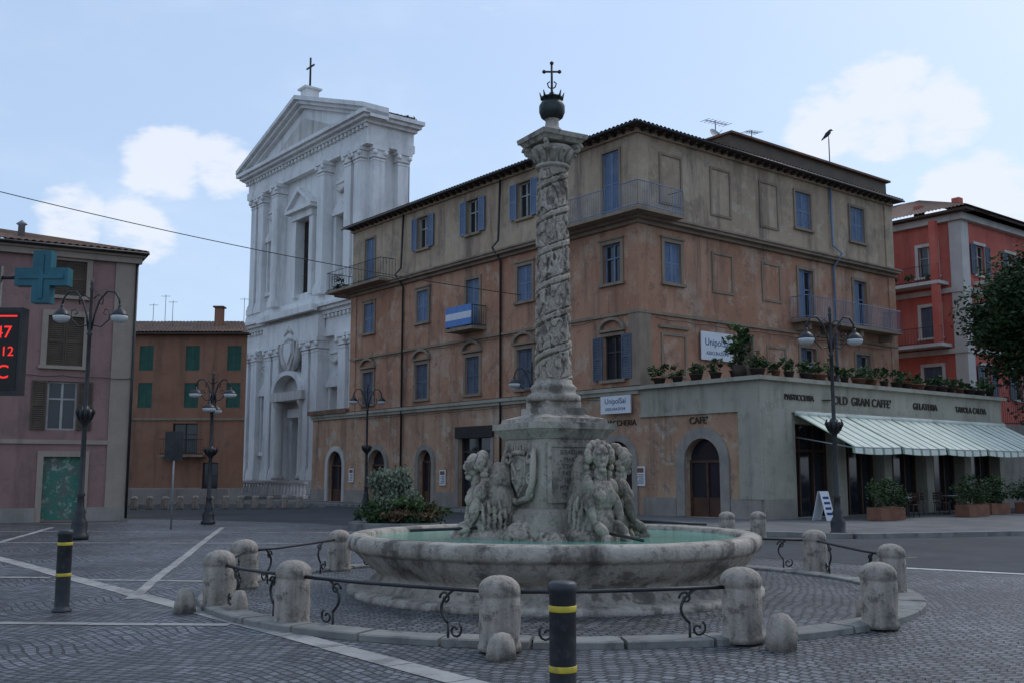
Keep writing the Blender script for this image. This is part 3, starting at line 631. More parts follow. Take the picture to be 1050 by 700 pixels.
for a in (3.4, CW - 4.9):
    fbox(ch, 'niche_backs', M2, fc, a, a + 1.5, -.9, -.85, 3.5, 8.3); fbox(ch, 'niche_backs', M2, fc, a, a + 1.5, -.7, -.65, 17.3, 21.8)
    for (z0, z1, n) in ((3.5, 8.3, 0), (17.3, 21.8, -.2)):
        fbox(ch, 'niche_frames', M1, fc, a - .3, a, n, n + .15, z0, z1); fbox(ch, 'niche_frames', M1, fc, a + 1.5, a + 1.8, n, n + .15, z0, z1)
        fbox(ch, 'niche_frames', M1, fc, a - .45, a + 1.95, n, n + .3, z1, z1 + .3); fbox(ch, 'niche_frames', M1, fc, a - .4, a + 1.9, n, n + .25, z0 - .3, z0)
        ch.add('niche_frames', M1, [fc.P(a - .45, n, z1 + .3), fc.P(a + 1.95, n, z1 + .3), fc.P(a + .75, n, z1 + 1.1), fc.P(a - .45, n + .3, z1 + .3), fc.P(a + 1.95, n + .3, z1 + .3), fc.P(a + .75, n + .3, z1 + 1.1)], [(0, 1, 2), (3, 4, 5), (0, 1, 4, 3), (1, 2, 5, 4), (2, 0, 3, 5)])
        tube(ch, 'garlands', M2, [fc.P(a - .2 + 1.9 * t, n + .12, z1 + 2.4 - .5 * math.sin(math.pi * t)) for t in [i / 10 for i in range(11)]], [.07, .1, .13, .16, .18, .19, .18, .16, .13, .1, .07])
        fbox(ch, 'niche_frames', M1, fc, a - .3, a + 1.8, n, n + .12, z1 + 2.6, z1 + 2.75)
wall(ch, 'side_walls', M1, fs, 0, CD, 0, 12.2); wall(ch, 'side_walls', M1, fs, .2, CD, 15, 26.3, n=-.4)
f2 = F(pt(S, CW, 0), R, L); wall(ch, 'side_walls', M1, f2, 0, CD, 0, 12.2); wall(ch, 'side_walls', M1, f2, .2, CD, 15, 26.3, n=-.4)
f3 = F(pt(S, 0, CD), L, R); wall(ch, 'back_wall', M2, f3, 0, CW, 0, 27)
def pil(f, u, z0, z1, w, n=0, d=.35):
    fbox(ch, 'pilasters', M1, f, u - w / 2, u + w / 2, n, n + d, z0 + .9, z1 - 1.1)
    for (e, a, b) in ((.16, z0, z0 + .5), (.1, z0 + .5, z0 + .75), (.05, z0 + .75, z0 + .9), (.04, z1 - 1.1, z1 - .95), (.1, z1 - .85, z1 - .3), (.22, z1 - .3, z1)):
        fbox(ch, 'capitals_bases', M1, f, u - w / 2 - e, u + w / 2 + e, n, n + d + e, a, b)
    fbox(ch, 'capital_necks', M2, f, u - w / 2, u + w / 2, n, n + d, z1 - .95, z1 - .85)
    for q_ in (-1, 1):
        c0 = f.P(u + q_ * (w / 2), n + d + .12, z1 - .5); tube(ch, 'capital_volutes', M1, [c0 + f.N * -.1, c0 + f.N * .1], .2, 10)
PU = [.8, 2.5, 6.1, 7.6, CW - 7.6, CW - 6.1, CW - 2.5, CW - .8]
for i, u in enumerate(PU):
    d = .95 if i in (2, 3, 4, 5) else .55
    pil(fc, u, 1.2, 12.2, 1.1, 0, d)
    if i in (0, 1, 2, 5, 6, 7): pil(fc, u if i not in (0, 7) else (u + .25 if i == 0 else u - .25), 15.6, 26.3, 1.0, -.2, d)
    fbox(ch, 'plinths', M2, fc, u - .8, u + .8, 0, d + .3, 0, 1.2)
for u in (.75, 2.9): pil(fs, u, 1.2, 12.2, 1.0, 0, .35); pil(fs, u + .1, 15.6, 26.3, .95, -.4, .6)
fbox(ch, 'plinths', M2, fs, 0, CD, 0, .5, 0, 1.2); fbox(ch, 'upper_plinth', M1, fc, .2, CW - .2, -.2, .35, 15.02, 15.6); fbox(ch, 'upper_plinth', M1, fs, .2, CD, -.4, .3, 15.02, 15.6)
def band2(z0, z1, p, mat=M1, part='entablature', ub=0):
    fbox(ch, part, mat, fc, -p + ub, CW + p - ub, -.4, p, z0, z1); fbox(ch, part, mat, fs, .4, CD + p * .5, -.4, p - ub, z0, z1)
    fbox(ch, part, mat, f2, .4, CD + p * .5, -.4, p - ub, z0, z1)
for (a, b, p) in ((12.2, 12.9, .5), (12.9, 13.9, .42), (13.9, 14.2, .7), (14.2, 14.45, 1.0), (14.45, 14.7, 1.25), (14.7, 15.02, .6)): band2(a, b, p)
for (a, b, p) in ((26.3, 26.9, .4), (26.9, 27.9, .3), (27.9, 28.15, .6), (28.15, 28.4, .95), (28.4, 28.7, 1.2)): band2(a, b, p)
for i in range(36): fbox(ch, 'dentils', M1, fc, -.4 + i * .6, -.1 + i * .6, .3, .52, 27.62, 27.88); fbox(ch, 'dentils', M1, fc, -.4 + i * .6, -.1 + i * .6, .42, .64, 13.62, 13.88)
fbox(ch, 'entablature', M1, fc, 5.3, CW - 5.3, .5, 1.1, 12.2, 13.9); fbox(ch, 'entablature', M1, fc, 5.2, CW - 5.2, 1.25, 1.7, 14.2, 14.7)
ZB, ZA = 28.7, 32.7; x0, x1 = -1.2, CW + 1.2
def prism(part, mat, pts, n0, n1):
    k = len(pts); V = [fc.P(u, n0, z) for u, z in pts] + [fc.P(u, n1, z) for u, z in pts]
    ch.add(part, mat, V, [tuple(range(k)), tuple(range(k, 2 * k))] + [(i, (i + 1) % k, k + (i + 1) % k, k + i) for i in range(k)])
prism('pediment_face', M1, [(x0 + .5, ZB), (x1 - .5, ZB), (cc, ZA - .7)], -CD, .25)
for (t0, t1, n1) in ((.0, .35, 1.25), (.35, .65, .95), (.65, .95, .6)):
    prism('raking_cornice', M1, [(x0, ZB + .4 - t0), (cc, ZA + .3 - t0), (cc, ZA + .3 - t1), (x0, ZB + .4 - t1)], -1.0, n1)
    prism('raking_cornice', M1, [(cc, ZA + .3 - t0), (x1, ZB + .4 - t0), (x1, ZB + .4 - t1), (cc, ZA + .3 - t1)], -1.0, n1)
prism('tympanum_panel', M2, [(cc - 5, ZB + .55), (cc + 5, ZB + .55), (cc, ZA - 1.5)], .25, .32)
troof(ch, fc.P(x0 + .6, -1, ZB + .3), fc.P(x0 + .6, -CD, ZB + .3), fc.P(cc, -CD, ZA + .2), fc.P(cc, -1, ZA + .2))
troof(ch, fc.P(x1 - .6, -1, ZB + .3), fc.P(x1 - .6, -CD, ZB + .3), fc.P(cc, -CD, ZA + .2), fc.P(cc, -1, ZA + .2))
fbox(ch, 'cross_base', M1, fc, cc - .5, cc + .5, -.8, .4, ZA + .1, ZA + 1.0); fbox(ch, 'cross_base', M1, fc, cc - .7, cc + .7, -1, .6, ZA + 1.0, ZA + 1.15)
tube(ch, 'cross', 'iron', [fc.P(cc, -.2, ZA + 1.1), fc.P(cc, -.2, ZA + 3.9)], .09); tube(ch, 'cross', 'iron', [fc.P(cc - .65, -.2, ZA + 3.1), fc.P(cc + .65, -.2, ZA + 3.1)], .08)
fbox(ch, 'window_frame_stone', M1, fc, cc - 1.75, cc - 1.15, -.2, .15, 16.1, 22.6); fbox(ch, 'window_frame_stone', M1, fc, cc + 1.15, cc + 1.75, -.2, .15, 16.1, 22.6)
fbox(ch, 'window_frame_stone', M1, fc, cc - 1.85, cc + 1.85, -.2, .3, 22.6, 23.2); fbox(ch, 'window_frame_stone', M1, fc, cc - 2.3, cc + 2.3, -.2, .7, 23.2, 23.5)
prism('window_pediment', M1, [(cc - 2.3, 23.5), (cc + 2.3, 23.5), (cc, 25.0)], -.2, .35)
prism('window_pediment', M1, [(cc - 2.4, 23.5), (cc - 2.0, 23.5), (cc, 24.85), (cc, 25.2)], -.2, .7); prism('window_pediment', M1, [(cc + 2.4, 23.5), (cc + 2.0, 23.5), (cc, 24.85), (cc, 25.2)], -.2, .7)
for s in (-1, 1):
    c0 = fc.P(cc + s * 2.1, .75, 0); lathe(ch, 'portal_columns', M2, [(.5, 1.2), (.5, 1.5), (.38, 1.6), (.36, 6.0), (.33, 6.9), (.5, 7.3), (.5, 7.5)], (c0.x, c0.y, 0), 20)
    fbox(ch, 'plinths', M2, fc, cc + s * 2.1 - .6, cc + s * 2.1 + .6, 0, 1.4, 0, 1.2)
fbox(ch, 'portal', M2, fc, cc - 2.8, cc + 2.8, 0, 1.3, 7.5, 8.2); fbox(ch, 'portal_lintel', M1, fc, cc - 1.7, cc + 1.7, 0, .25, 6.2, 6.9)
n = 14
for i in range(n):
    a0, a1 = math.pi * i / n, math.pi * (i + 1) / n
    P = []
    for nn in (0, 1.3):
        for (a, s) in ((a0, 1), (a1, 1), (a1, .8), (a0, .8)): P.append(fc.P(cc - math.cos(a) * 2.7 * s, nn, 8.2 + math.sin(a) * 1.7 * s))
    ch.add('portal_arch', M1, P, HEX)
prism('portal_tympanum', M2, [(cc - math.cos(math.pi * i / n) * 2.2, 8.2 + math.sin(math.pi * i / n) * 1.4) for i in range(n + 1)], 0, .4)
prism('coat_of_arms', M2, [(cc - .9, 12.3), (cc - 1.0, 11.2), (cc, 9.9), (cc + 1.0, 11.2), (cc + .9, 12.3), (cc, 12.6)], .3, 1.1)
prism('coat_of_arms_shield', M1, [(cc - .6, 12.1), (cc - .65, 11.3), (cc, 10.4), (cc + .65, 11.3), (cc + .6, 12.1)], 1.1, 1.25)
for s in (-1, 1): tube(ch, 'coat_of_arms_scrolls', M2, [fc.P(cc + s * 1.3, .9, 12.6), fc.P(cc + s * 1.5, .9, 11.6), fc.P(cc + s * 1.1, .9, 10.6), fc.P(cc + s * .5, .9, 9.9)], [.2, .3, .28, .15])
tube(ch, 'coat_of_arms_scrolls', M2, [fc.P(cc - .8, 1, 12.8), fc.P(cc, 1, 13.3), fc.P(cc + .8, 1, 12.8)], [.15, .3, .15])
tube(ch, 'volute', M1, [fc.P(CW - .2 + (.3 + .9 * (1 - t) ** 2), -.6, 15.2 + 4.2 * t) for t in [i / 8 for i in range(9)]], [.5, .5, .4, .35, .3, .3, .3, .3, .3], 8)
for i in range(4): fbox(ch, 'steps', M2, fc, -1 - i * .4, CW + 1 + i * .4, .0, 1.6 + (4 - i) * .45, 0, .14 + i * .145)
for i in range(46):
    c0 = fc.P(-1 + i * .5, 5.2, 0); lathe(ch, 'balustrade', M1, [(.09, .2), (.15, .5), (.07, .85), (.1, 1.0)], (c0.x, c0.y, 0), 8)
fbox(ch, 'balustrade_rail', M1, fc, -1.3, CW + 1.8, 5.05, 5.35, 1.0, 1.16); fbox(ch, 'balustrade_base', M1, fc, -1.3, CW + 1.8, 5.0, 5.4, 0, .2)
fbox(ch, 'nave', M2, fs, CD, 45, -17, -3.2, 0, 21.5)
troof(ch, fs.P(CD, -2.8, 21.5), fs.P(45, -2.8, 21.5), fs.P(45, -10, 24.6), fs.P(CD, -10, 24.6)); troof(ch, fs.P(CD, -17.4, 21.5), fs.P(45, -17.4, 21.5), fs.P(45, -10, 24.6), fs.P(CD, -10, 24.6))
for i, u in enumerate((.2, 1.0, 1.9, 2.8, 3.4)): leaves(ch, 'weeds', 'leaf_dry', tuple(fs.P(u, .3, 28.85)), (.8, .5, .35), 160, .16, 6, 70 + i)
ch.finish()

# ------------------------------------------------------------------ pink house at left
dl = Vector((-.876, -.482)); fp = F((-14.1, 38.0), dl, (.482, -.876))
ph = Obj('pink_house', (-14.1, 38, 0)); PW = 14
hp = [(1.8, 3.0, 8.1, 9.4), (1.8, 3.0, 5.55, 7.35), (1.9, 2.9, 3.25, 5.0), (1.6, 2.9, .05, 2.3), (5.8, 7.0, 8.1, 9.4), (5.8, 7.0, 5.55, 7.35), (5.8, 7.0, 2.9, 4.7), (9.8, 11, 5.55, 7.35)]
wall(ph, 'walls', 'pink_plaster', fp, 0, PW, 0, 9.8, hp)
for (a, b, c, d) in hp:
    if c < 1: continue
    st = 'open' if abs(c - 3.25) < .01 else 'closed'
    win(ph, fp, (a + b) / 2, b - a, c, d, st, 'brown_shutter', 'pink_trim' if st != 'open' else None, tw=.2, fm='window_frame')
fbox(ph, 'garage_door', 'graffiti_green', fp, 1.6, 2.9, -.2, -.15, .02, 2.3); fbox(ph, 'door_surround', 'pink_trim', fp, 1.4, 1.6, 0, .06, 0, 2.5); fbox(ph, 'door_surround', 'pink_trim', fp, 2.9, 3.1, 0, .06, 0, 2.5)
fbox(ph, 'door_surround', 'pink_trim', fp, 1.6, 2.9, 0, .06, 2.3, 2.5)
fbox(ph, 'quoins', 'pink_trim', fp, 0, .8, 0, .05, .5, 9.5); fbox(ph, 'base', 'base_stone', fp, 0, 1.4, 0, .1, 0, .5); fbox(ph, 'base', 'base_stone', fp, 3.1, PW, 0, .1, 0, .5)
fbox(ph, 'string', 'pink_trim', fp, .8, PW, 0, .07, 2.75, 2.9); fbox(ph, 'cornice', 'pink_trim', fp, -.1, PW, 0, .2, 9.5, 9.72)
fbox(ph, 'cornice', 'pink_trim', fp, -.2, PW, 0, .3, 9.72, 9.8); fbox(ph, 'eaves', 'dark_wood', fp, -.28, PW, -12, .4, 9.8, 9.88)
fps = F((-14.1, 38.0), (-fp.N.x, -fp.N.y), (-dl.x, -dl.y)); wall(ph, 'walls', 'pink_plaster', fps, 0, 12, 0, 9.8)
troof(ph, fp.P(-.3, .45, 9.9), fp.P(PW, .45, 9.9), fp.P(PW, -6, 11.6), fp.P(5, -6, 11.6)); troof(ph, fp.P(-.3, -12, 9.9), fp.P(-.3, .45, 9.9), fp.P(5, -6, 11.6), fp.P(5, -6.01, 11.6))
tube(ph, 'gutter', 'iron', [fp.P(-.3, .47, 9.85), fp.P(PW, .47, 9.85)], .05); tube(ph, 'downpipe', 'iron', [fp.P(.06, .1, .1), fp.P(.06, .1, 9.6)], .05)
tube(ph, 'wall_cable', 'dark_frame', [fp.P(i * .35, .1, 5.2 - .05 * abs(math.sin(i * .9))) for i in range(40)], .014, 5)
lathe(ph, 'vent', 'grey_metal', [(.12, 0), (.12, .5), (.2, .55), (.02, .7)], tuple(fp.P(4.0, -1.2, 10.3)), 12)
ph.finish()

# ------------------------------------------------------------------ brown building in the background
fg = F((-17.2, 66), (-1, 0), (0, -1)); bb = Obj('brown_house', (-17.2, 66, 0))
hb = []
for u in (.8, 3.5, 6.5, 9.5, 12.5): hb += [(u - .45, u + .45, 8.3, 9.9), (u - .45, u + .45, 5.9, 7.5)]
hb += [(3.0, 4.6, 3.0, 4.9), (7.5, 9.0, .1, 2.6), (1.6, 2.6, .1, 2.4)]
wall(bb, 'walls', 'brown_plaster', fg, 0, 30, 0, 10.6, hb)
for (a, b, c, d) in hb[:10]: win(bb, fg, (a + b) / 2, .9, c, d, 'closed', 'green_shutter', None)
for (a, b, c, d) in hb[10:]: win(bb, fg, (a + b) / 2, b - a, c, d, 'glass', 'green_shutter', None, fm='dark_frame')
fbox(bb, 'string', 'trim_stone', fg, 0, 30, 0, .08, 5.1, 5.25); fbox(bb, 'eaves', 'dark_wood', fg, -.2, 30, -.2, .5, 10.6, 10.72); fbox(bb, 'base', 'base_stone', fg, 0, 1.6, 0, .08, 0, .8); fbox(bb, 'base', 'base_stone', fg, 2.6, 7.5, 0, .08, 0, .8)
troof(bb, fg.P(-.2, .55, 10.74), fg.P(30, .55, 10.74), fg.P(30, -5, 12.2), fg.P(1.6, -5, 12.2)); troof(bb, fg.P(3.2, -10, 10.6), fg.P(30, -10, 10.6), fg.P(30, -5, 12.2), fg.P(1.6, -5, 12.2))
wall(bb, 'walls', 'brown_plaster', F((-17.2, 66), (-.31, .951), (.951, .31)), 0, 10.4, 0, 10.6)
fbox(bb, 'chimney', 'brown_plaster', fg, 2.4, 2.9, -3, -2.4, 11, 12.8); fbox(bb, 'chimney_cap', 'roof_tile', fg, 2.3, 3.0, -3.1, -2.3, 12.8, 12.9)
fbox(bb, 'balcony', 'trim_stone', fg, 2.4, 5.2, 0, .8, 2.75, 2.88); railing(bb, 'balcony_railing', 'iron', [fg.P(2.4, .75, 0), fg.P(5.2, .75, 0)], 2.88, 1.0)
for u, h in ((5.6, 13.2), (6.1, 13.6), (.8, 13.4), (6.9, 13.0)):
    tube(bb, 'antennas', 'grey_metal', [fg.P(u, -2, 11), fg.P(u, -2, h)], .02, 5)
    tube(bb, 'antennas', 'grey_metal', [fg.P(u - .3, -2, h - .1), fg.P(u + .3, -2, h - .1)], .015, 5)
bb.finish()

# ------------------------------------------------------------------ red house on the right
Q = Vector((27.3, 61.0)); fql = F(Q, L, (-R[0], -R[1])); fqr = F(Q, R, (-L[0], -L[1])); rh = Obj('red_house', (Q.x, Q.y, 0))
hl = [(u - .6, u + .6, z, z + 1.9) for u in (2.2, 6.0, 9.5) for z in (6.3, 10.0, 13.8)]
wall(rh, 'walls', 'red_plaster', fql, 0, 14, 0, 17.4, hl)
hr = [(u - .6, u + .6, z, z + 1.9) for u in (2.2, 6.2, 10.2, 14) for z in (6.3, 10.0, 13.8)]
wall(rh, 'walls', 'red_plaster', fqr, 0, 18, 0, 17.4, hr)
for (a, b, c, d) in hl: win(rh, fql, (a + b) / 2, 1.2, c, d, 'closed' if c < 12 else 'glass', 'greyblue_shutter', 'white_trim', tw=.2)
for (a, b, c, d) in hr: win(rh, fqr, (a + b) / 2, 1.2, c, d, 'open', 'greyblue_shutter', 'white_trim', tw=.18)
fbox(rh, 'quoins', 'white_trim', fql, -.08, .7, 0, .08, 0, 17.0); fbox(rh, 'quoins', 'white_trim', fqr, 0, .8, 0, .08, 0, 17.0)
for (z0, z1, p) in ((8.9, 9.2, .15), (12.6, 12.9, .15), (17.0, 17.4, .35)):
    fbox(rh, 'string_courses', 'white_trim', fql, -p, 14, 0, p, z0, z1); fbox(rh, 'string_courses', 'white_trim', fqr, 0, 18, 0, p, z0, z1)
fbox(rh, 'eaves', 'dark_wood', fql, -.9, 14, -8, .9, 17.4, 17.55); fbox(rh, 'eaves', 'dark_wood', fqr, 8, 18, -14, .9, 17.4, 17.545)
fbox(rh, 'eaves', 'dark_wood', fqr, -.0, 8, .0, .9, 17.4, 17.545)
q = lambda l, r, z: Vector((Q.x + L[0] * l + R[0] * r, Q.y + L[1] * l + R[1] * r, z))
troof(rh, q(-1, -1, 17.6), q(15, -1, 17.6), q(9, 8, 21.0), q(7, 8, 21.0)); troof(rh, q(-1, 19, 17.6), q(-1, -1, 17.6), q(7, 8, 21.0), q(7, 12, 21.0))
fbox(rh, 'balconies', 'white_trim', fql, .9, 7.5, 0, 1.2, 13.1, 13.3); railing(rh, 'balcony_railing', 'iron', [fql.P(.9, 1.15, 0), fql.P(7.5, 1.15, 0)], 13.3, 1.0, .2)
fbox(rh, 'balconies', 'white_trim', fql, .9, 7.5, 0, 1.2, 9.3, 9.5); railing(rh, 'balcony_railing', 'iron', [fql.P(.9, 1.15, 0), fql.P(7.5, 1.15, 0)], 9.5, 1.0, .2)
for u in (1.0, 4.1, 7.2): fbox(rh, 'loggia_posts', 'red_plaster', fql, u, u + .4, .8, 1.19, 9.5, 17.0)
for i in range(5): leaves(rh, 'balcony_plants', 'leaf_mid', tuple(fql.P(1.5 + i * 1.3, 1.0, 13.6)), (.5, .4, .4), 60, .13, 4, 60 + i)
fbox(rh, 'balconies', 'white_trim', fqr, 1.2, 7.5, 0, 1.1, 13.1, 13.3); railing(rh, 'balcony_railing', 'iron', [fqr.P(1.2, 1.05, 0), fqr.P(7.5, 1.05, 0)], 13.3, 1.0, .2)
for i in range(4): fbox(rh, 'chimneys', 'red_plaster', fql, 1 + i * 2.6, 1.5 + i * 2.6, -2.5, -2, 18, 19.0)
rh.finish()
for nm_, O_, w_, d_, h_, m_ in (('ochre_house', (-60, 70), 20, 14, 12, 'orange_plaster'), ('yellow_house', (48, 58), 22, 12, 11, 'attic_plaster'), ('grey_house', (0, 118), 40, 14, 14, 'pink_plaster')):
    ho = Obj(nm_, (O_[0], O_[1], 0)); ff = F(O_, (1, 0), (0, -1))
    hh = [(u, u + 1.1, z, z + 1.7) for u in range(2, int(w_) - 2, 3) for z in (1.2, 4.6, 8)]
    wall(ho, 'walls', m_, ff, 0, w_, 0, h_, hh)
    for (a, b, c, d) in hh: win(ho, ff, (a + b) / 2, 1.1, c, d, 'closed', 'green_shutter', 'trim_stone')
    fbox(ho, 'body', m_, ff, 0, w_, -d_, -.4, 0, h_); fbox(ho, 'eaves', 'dark_wood', ff, -.5, w_ + .5, -d_ - .5, .5, h_, h_ + .12)
    troof(ho, ff.P(-.5, .5, h_ + .14), ff.P(w_ + .5, .5, h_ + .14), ff.P(w_ + .5, -d_ / 2, h_ + 2.4), ff.P(-.5, -d_ / 2, h_ + 2.4)); ho.finish()

# ------------------------------------------------------------------ tree right
def tree(p, h, cr_, seed, n=9000):
    t = Obj('tree', p); b = Vector(p)
    top = b + Vector((.2, 0, h * .55)); tube(t, 'trunk', 'bark', [b, b + Vector((.1, .05, h * .25)), top], [.3, .22, .17], 10)
    for i in range(9):
        a = i * 2.4; s = b + Vector((.1, 0, h * (.35 + .03 * i))); e = b + Vector((math.cos(a) * cr_ * .6, math.sin(a) * cr_ * .6, h * (.58 + .035 * i)))
        tube(t, 'limbs', 'bark', [s, s.lerp(e, .5) + Vector((0, 0, .4)), e], [.12, .08, .03], 6)
    c = (p[0], p[1], p[2] + h * .72)
    leaves(t, 'dark', 'leaf_dark', c, (cr_, cr_, h * .29), n, .15, 100, seed); leaves(t, 'mid', 'leaf_mid', (c[0], c[1], c[2] + .4), (cr_, cr_, h * .29), n // 4, .14, 50, seed + 1)
    t.finish()
tree((26.3, 49.5, .1), 12.8, 3.9, 5, 34000)
tree((34, 46, .1), 11, 3.6, 8, 8000)
fn = Obj('iron_fence', (24, 48, 0)); railing(fn, 'bars', 'iron', [pt(K, 1, 18.4), pt(K, -2, 30)], 4.0, 1.9, .14); fbox(fn, 'wall', 'base_stone', F(pt(K, 1, 18.4), (.9, .32), (.32, -.9)), 0, 13, -.4, -.1, 0, 4.0); fn.finish()
hd = Obj('hedge', (25, 50, 0)); leaves(hd, 'dark', 'leaf_dark', (29, 51, 4.8), (5, 1.2, 1.5), 5000, .14, 50, 44); hd.finish()

# ------------------------------------------------------------------ fountain
FX, FY = .62, 15.3
fo = Obj('fountain', (FX, FY, 0))
lathe(fo, 'basin', 'travertine', [(2.98, 0), (2.98, .1), (2.86, .13), (2.72, .13), (2.66, .2), (2.6, .27), (2.58, .31), (2.64, .36), (2.76, .45), (2.84, .54), (2.88, .6), (2.9, .63), (2.95, .64), (2.98, .68), (2.99, .75), (2.97, .82), (2.92, .85), (2.74, .85), (2.7, .83), (2.67, .76), (2.6, .55), (2.5, .45), (0.01, .42)], (FX, FY, 0), 160, True, .045)
V = [(FX + 2.69 * math.cos(2 * math.pi * i / 96), FY + 2.69 * math.sin(2 * math.pi * i / 96), .775) for i in range(96)]
fo.add('water', 'water', V, [tuple(range(96))])
def square(part, mat, s, z0, z1, ang, s2=None):
    s2 = s2 or s; V = []
    for z, q_ in ((z0, s), (z1, s2)):
        for k in range(4):
            a = ang + k * math.pi / 2; V.append((FX + q_ * math.cos(a), FY + q_ * math.sin(a), z))
    fo.add(part, mat, V, [(0, 1, 2, 3), (4, 5, 6, 7)] + [(i, (i + 1) % 4, 4 + (i + 1) % 4, 4 + i) for i in range(4)])
PA = math.radians(255)
for (s, z0, z1, s2) in ((.98, .5, 1.12, .95), (.88, 1.12, 1.2, .84), (.77, 1.2, 2.2, .75), (.78, 2.2, 2.26, .84), (.84, 2.26, 2.34, .93), (.95, 2.34, 2.43, .95), (.82, 2.43, 2.5, .8), (.78, 2.5, 2.56, .5), (.5, 2.56, 2.66, .5), (.42, 2.66, 2.76, .42)):
    square('pedestal', 'travertine', s, z0, z1, PA, s2)
a0 = math.radians(300); nrm = Vector((math.cos(a0), math.sin(a0))); tg = Vector((-nrm.y, nrm.x)); ap = .755 * math.cos(math.pi / 4)
fi = F((FX + nrm.x * ap, FY + nrm.y * ap), (tg.x, tg.y), (nrm.x, nrm.y))
fbox(fo, 'inscription', 'bollard_stone', fi, -.4, .4, 0, .02, 1.35, 2.08)
for (a, b, c, d) in ((-.46, -.4, 1.29, 2.14), (.4, .46, 1.29, 2.14), (-.4, .4, 2.08, 2.14), (-.4, .4, 1.29, 1.35)): fbox(fo, 'inscription_frame', 'travertine', fi, a, b, 0, .045, c, d)
for i in range(7):
    fo.texts.append((("SEBASTIANO", "MARTYRI", "CIVITATIS", "PATRONO", "SENATVS", "POPVLVSQVE", "MDCCCLX")[i], 'inscription_text', 'letter_dark', .085, textM(fi, 0, .021, 2.0 - i * .1, False), .002))
lathe(fo, 'column_base', 'travertine', [(.40, 2.76), (.41, 2.8), (.40, 2.85), (.35, 2.87), (.33, 2.9), (.34, 2.94), (.35, 2.97), (.32, 3.0), (.29, 3.03), (.28, 3.08)], (FX, FY, 0), 40)
V = []; Fc = []; SN, ZN = 160, 640; z0, z1 = 3.06, 6.34; PITCH = .52
sst = lambda x, a, b: (lambda t: t * t * (3 - 2 * t))(min(1, max(0, (x - a) / (b - a))))
for j in range(ZN + 1):
    t = j / ZN; z = z0 + (z1 - z0) * t; r0 = .262 - .045 * t
    for k in range(SN):
        a = 2 * math.pi * k / SN
        s_ = ((z / PITCH) - a / (2 * math.pi)) % 1.0
        d0 = min(s_, 1 - s_)
        ribbon = 1 - sst(d0, .045, .085); groove = 1 - sst(abs(d0 - .11), .0, .045)
        cx = math.cos(a); cy = math.sin(a)
        l1 = noise.noise(Vector((cx * 2.2, cy * 2.2, z * 5.5))); l2 = noise.noise(Vector((cx * 4.5 + 9, cy * 4.5, z * 11))); l3 = noise.noise(Vector((cx * 11, cy * 11 + 5, z * 30)))
        lf = sst(l1 + .35 * l2, -.02, .14)
        h = .024 * ribbon - .02 * groove + (1 - ribbon) * (.034 * lf - .014) + .010 * l2 + .004 * l3
        if z < z0 + .05 or z > z1 - .05: h *= .3
        V.append((FX + (r0 + h) * cx, FY + (r0 + h) * cy, z))
for j in range(ZN):
    for k in range(SN): Fc.append((j * SN + k, j * SN + (k + 1) % SN, (j + 1) * SN + (k + 1) % SN, (j + 1) * SN + k))
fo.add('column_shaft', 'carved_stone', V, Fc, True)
lathe(fo, 'capital', 'travertine', [(.22, 6.32), (.26, 6.34), (.26, 6.38), (.22, 6.40), (.235, 6.48), (.28, 6.56), (.33, 6.62), (.3, 6.66)], (FX, FY, 0), 40)
for k in range(12):
    a = 2 * math.pi * k / 12; d = Vector((math.cos(a), math.sin(a), 0)); c0 = Vector((FX, FY, 0))
    tube(fo, 'acanthus', 'travertine', [c0 + d * .23 + Vector((0, 0, 6.4)), c0 + d * .27 + Vector((0, 0, 6.5)), c0 + d * .35 + Vector((0, 0, 6.57)), c0 + d * .37 + Vector((0, 0, 6.54))], [.035, .05, .04, .015], 6)
for k in range(4):
    a = PA + k * math.pi / 2; d = Vector((math.cos(a), math.sin(a), 0)); c0 = Vector((FX, FY, 0)) + d * .38 + Vector((0, 0, 6.63))
    tube(fo, 'volutes', 'travertine', [c0 + d * (.085 * (1 - i / 26) * math.cos(i * .5)) + Vector((0, 0, .085 * (1 - i / 26) * math.sin(i * .5))) for i in range(24)], .03, 6)
square('abacus', 'travertine', .46, 6.70, 6.76, PA, .52); square('abacus', 'travertine', .55, 6.76, 6.83, PA, .57); square('abacus', 'travertine', .3, 6.83, 6.9, PA, .22)
lathe(fo, 'finial_stem', 'travertine', [(.2, 6.88), (.16, 6.95), (.11, 7.0), (.1, 7.1), (.13, 7.13)], (FX, FY, 0), 24)
lathe(fo, 'finial_ball', 'bronze', [(.12, 7.12), (.17, 7.16), (.2, 7.24), (.2, 7.34), (.16, 7.41), (.1, 7.44), (.17, 7.46), (.17, 7.48), (.05, 7.52), (.04, 7.56)], (FX, FY, 0), 24)
for k in range(8):
    a = 2 * math.pi * k / 8; d = Vector((math.cos(a), math.sin(a), 0)); c0 = Vector((FX, FY, 7.44)); tube(fo, 'crown_points', 'bronze', [c0 + d * .15, c0 + d * .19 + Vector((0, 0, .12))], [.025, .006], 6)
tube(fo, 'cross', 'iron', [(FX, FY, 7.5), (FX, FY, 8.03)], .018); tube(fo, 'cross', 'iron', [(FX - .12, FY, 7.9), (FX + .12, FY, 7.9)], .017)
for p in ((FX - .12, FY, 7.9), (FX + .12, FY, 7.9), (FX, FY, 8.04)): lathe(fo, 'cross_ends', 'iron', [(.001, -.035), (.03, -.015), (.03, .015), (.001, .035)], p, 8)
for s in (-1, 1): tube(fo, 'cross', 'iron', [(FX, FY, 7.62), (FX + s * .05, FY, 7.65), (FX + s * .07, FY, 7.71), (FX + s * .03, FY, 7.74)], .011, 6)
import bmesh
